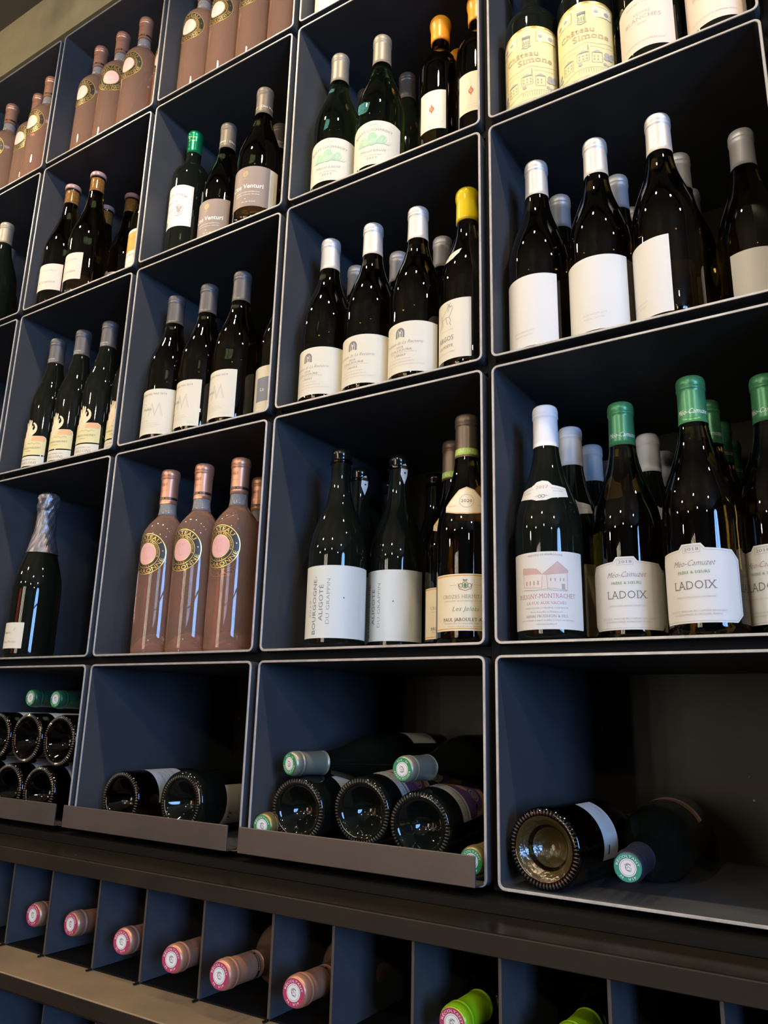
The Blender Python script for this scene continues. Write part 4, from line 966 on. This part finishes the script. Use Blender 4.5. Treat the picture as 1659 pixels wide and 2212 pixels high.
g = 'green glass bottles with pewter capsules'
stand('lochardet', 3, -.293, .047, 'green glass bottle with pewter capsule and green hills label, left', g)
stand('lochardet', 3, -.2095, .052, 'green glass bottle with pewter capsule and green hills label, right', g)
stand('dark_cap', 3, -.298, .135, 'dark capped bottle behind the left green glass bottle', 'dark capped bottles behind green glass')
stand('dark_cap', 3, -.213, .142, 'dark capped bottle between green glass and orange wax', 'dark capped bottles behind green glass')
g = 'orange wax topped bottles'
stand('drop', 3, -.1145, .082, 'orange wax topped bottle with small drop emblem, whole', g)
stand('drop', 3, -.119, .157, 'orange wax topped bottle behind, only its top visible', g)
stand('drop', 3, -.0448, .079, 'orange wax topped bottle cut by the box rim', g)

g = 'clear rose bottles with round black and gold label'
for x, y, t in ((-.615, .043, 'leftmost at eye level'), (-.5385, .046, 'second at eye level'), (-.462, .052, 'third at eye level, widest in view'), (-.505, .150, 'fourth, behind and cut by the rim')):
    stand('rose', 1, x, y, 'clear rose bottle with round gold and black label, ' + t, g)
for x, y, t in ((-.658, .048, 'left of the three, neck visible'), (-.579, .048, 'middle, neck cut off'), (-.500, .048, 'right, next to the rim'), (-.421, .048, 'rightmost, hidden by the steel rim')):
    stand('rose', 4, x, y, 'rose bottle at the top frame edge, ' + t, g)
for x, y, t in ((-.995, .048, 'lowest of three capsules'), (-.9190, .048, 'middle capsule'), (-.8425, .049, 'highest capsule'), (-.7678, .072, 'cut off by the box rim')):
    stand('rose', 4, x, y, 'rose bottle under the plaster fascia, ' + t, g, 0 if x != -.919 else 28)
for x, y, t in ((-1.342, .048, 'lowest capsule'), (-1.2520, .0625, 'second capsule'), (-1.176, .045, 'capsule cut by the divider')):
    stand('rose', 4, x, y, 'rose bottle at the far left of the top row, ' + t, g)

g = 'grey capped bottles with cream monogram label'
stand('folio', 2, -.649, .047, 'grey capped bottle with cream monogram label, leftmost', g)
stand('folio_b', 2, -.567, .048, 'grey capped bottle with cream monogram label, middle', g)
stand('folio_b', 2, -.486, .047, 'grey capped bottle with cream monogram label, tallest looking', g)
stand('square', 2, -.4100, .0745, 'bottle with grey square on its label, cut by the rim', None)

stand('souch', 3, -.6605, .062, 'bottle with bright green capsule and white label', None)
g = 'taupe label bottles'
stand('venturi_b', 3, -.5820, .075, 'pewter capped bottle with taupe tree label, left and lower', g)
stand('venturi', 3, -.4610, .043, 'pewter capped bottle with taupe tree label, right and taller', g)
stand('venturi', 3, -.4950, .128, 'pewter capped bottle behind the taller taupe label', g)

stand('champagne', 1, -.966, .052, 'single champagne bottle with crumpled grey foil', None)
g = 'bottles with a pale hand figure on the label'
for x, y, t in ((-.997, .045, 'leftmost'), (-.917, .047, 'second'), (-.8390, .050, 'third, tallest looking'), (-.7670, .060, 'fourth, cut by the rim')):
    stand('naudet', 2, x, y, 'dark bottle with pale hand figure label, ' + t, g)
g = 'bottles with mauve wax disc and brown neck'
stand('lorenz', 3, -1.0215, .044, 'brown necked bottle with mauve wax disc, front left', g)
stand('lorenz_b', 3, -.937, .045, 'brown necked bottle with mauve wax disc, front right', g)
stand('lorenz', 3, -1.016, .131, 'brown necked bottle behind the front right one', g)
stand('lorenz', 3, -.930, .132, 'brown necked bottle at the back beside the orange label', g)
stand('orange', 3, -.7708, .066, 'bottle with orange and white label, cut by the rim', None)
g = 'grey capped bottles at the left edge'
stand('grey_cap', 3, -1.263, .042, 'grey capped bottle at the left frame edge, larger', g)
stand('grey_cap', 3, -1.355, .105, 'grey capped bottle at the left frame edge, smaller and behind', g)
stand('cream_label', 4, -.308, .050, 'bottle with white label corner at the top frame edge', None)

# ------------------------------------------------------------------ lying bottles
g = 'stacked bottles showing knurled bases'
for x, z, t in ((-.802, -.2105, 'right in the bottom layer'), (-.888, -.2105, 'middle in the bottom layer'), (-.974, -.2105, 'left in the bottom layer'), (-.778, -.1290, 'right in the upper layer'), (-.866, -.1275, 'middle in the upper layer'), (-.954, -.1275, 'left in the upper layer')):
    lie('lie_stack', x, -.006 if z < -.2 else .003, z, 'lying bottle with knurled base outward, ' + t, g)
g = 'green sealed capsules on top of the base stack'
lie('lie_green_out', -.925, .040, -.060, 'dark green capsule with green seal atop the stack, left', g, 'neck')
lie('lie_green_out', -.846, .035, -.062, 'dark green capsule with green seal atop the stack, right', g, 'neck')
g = 'lying bottles in the second low box'
lie('lie_santenay', -.640, .025, -.2115, 'lying bottle with white label and green drawing, knurled base outward', g, spin=42)
lie('lie_back', -.5165, .032, -.2080, 'lying bottle with large knurled base and cream side label', g, spin=97)
lie('lie_plain', -.5775, .070, -.2130, 'lying bottle reversed between the two, only its cream label showing behind', g, 'neck', spin=150)
g = 'lying bottles with bases outward in the third low box'
lie('lie_bird', -.2900, .022, -.2005, 'lying bottle with bird label, base outward at left', g, yaw=4, pitch=3, spin=70)
lie('lie_deiss', -.1965, .034, -.1955, 'lying bottle with purple art label, base outward in the middle', g, yaw=4, pitch=3, spin=40)
lie('lie_deiss', -.1125, .036, -.2065, 'lying bottle with purple art label, base outward at right', g, yaw=4, pitch=3, spin=40)
g = 'olive capsules with green seal, pointing outward'
lie('lie_olive_out', -.300, .012, -.1420, 'olive capsule with green seal lying on top at left', g, 'neck', yaw=-14, pitch=0, spin=180)
lie('lie_olive_out', -.1255, .014, -.1400, 'olive capsule with green seal lying on top at right', g, 'neck', yaw=-3, pitch=0, spin=180)
g = 'gold capsules low behind the plate'
lie('lie_gold_out', -.3340, .004, -.2220, 'gold capsule with green seal low at the left end', g, 'neck', yaw=4)
lie('lie_gold_out', -.0290, .006, -.2330, 'gold capsule with green seal low at the right end', g, 'neck', yaw=2)
g = 'two bottles in the rightmost low box'
lie('lie_barcode', .0575, .006, -.2110, 'lying green bottle with frosted knurled base and pale back label', g, yaw=-5, pitch=0, spin=62)
lie('lie_midnight_out', .1475, .000, -.2190, 'lying bottle with midnight capsule and teal seal outward', g, 'neck', yaw=3, pitch=1.5, spin=0)
g = 'rose capsules in the pigeonholes'
for i, (x, y) in enumerate(((-.669, -.084), (-.587, -.083), (-.466, -.098), (-.362, -.112), (-.276, -.122), (-.176, -.116))):
    lie('rack_rose', x, y, -.3605, 'copper capsule with crimson seal in the pigeonhole rack, ' + ('first', 'second', 'third', 'fourth', 'fifth', 'sixth')[i] + ' from left', g, 'neck', yaw=-math.degrees(math.asin(((-.6755, -.5805, -.485, -.3895, -.2855, -.190)[i]-x)/.24)), pitch=-2)
g = 'lime green capsules in the pigeonholes'
lie('rack_lime', -.001, -.094, -.3605, 'lime green capsule with crimson seal in the rack, left', g, 'neck')
lie('rack_lime', .107, -.080, -.3605, 'lime green capsule in the rack, right, cut by the frame', g, 'neck')
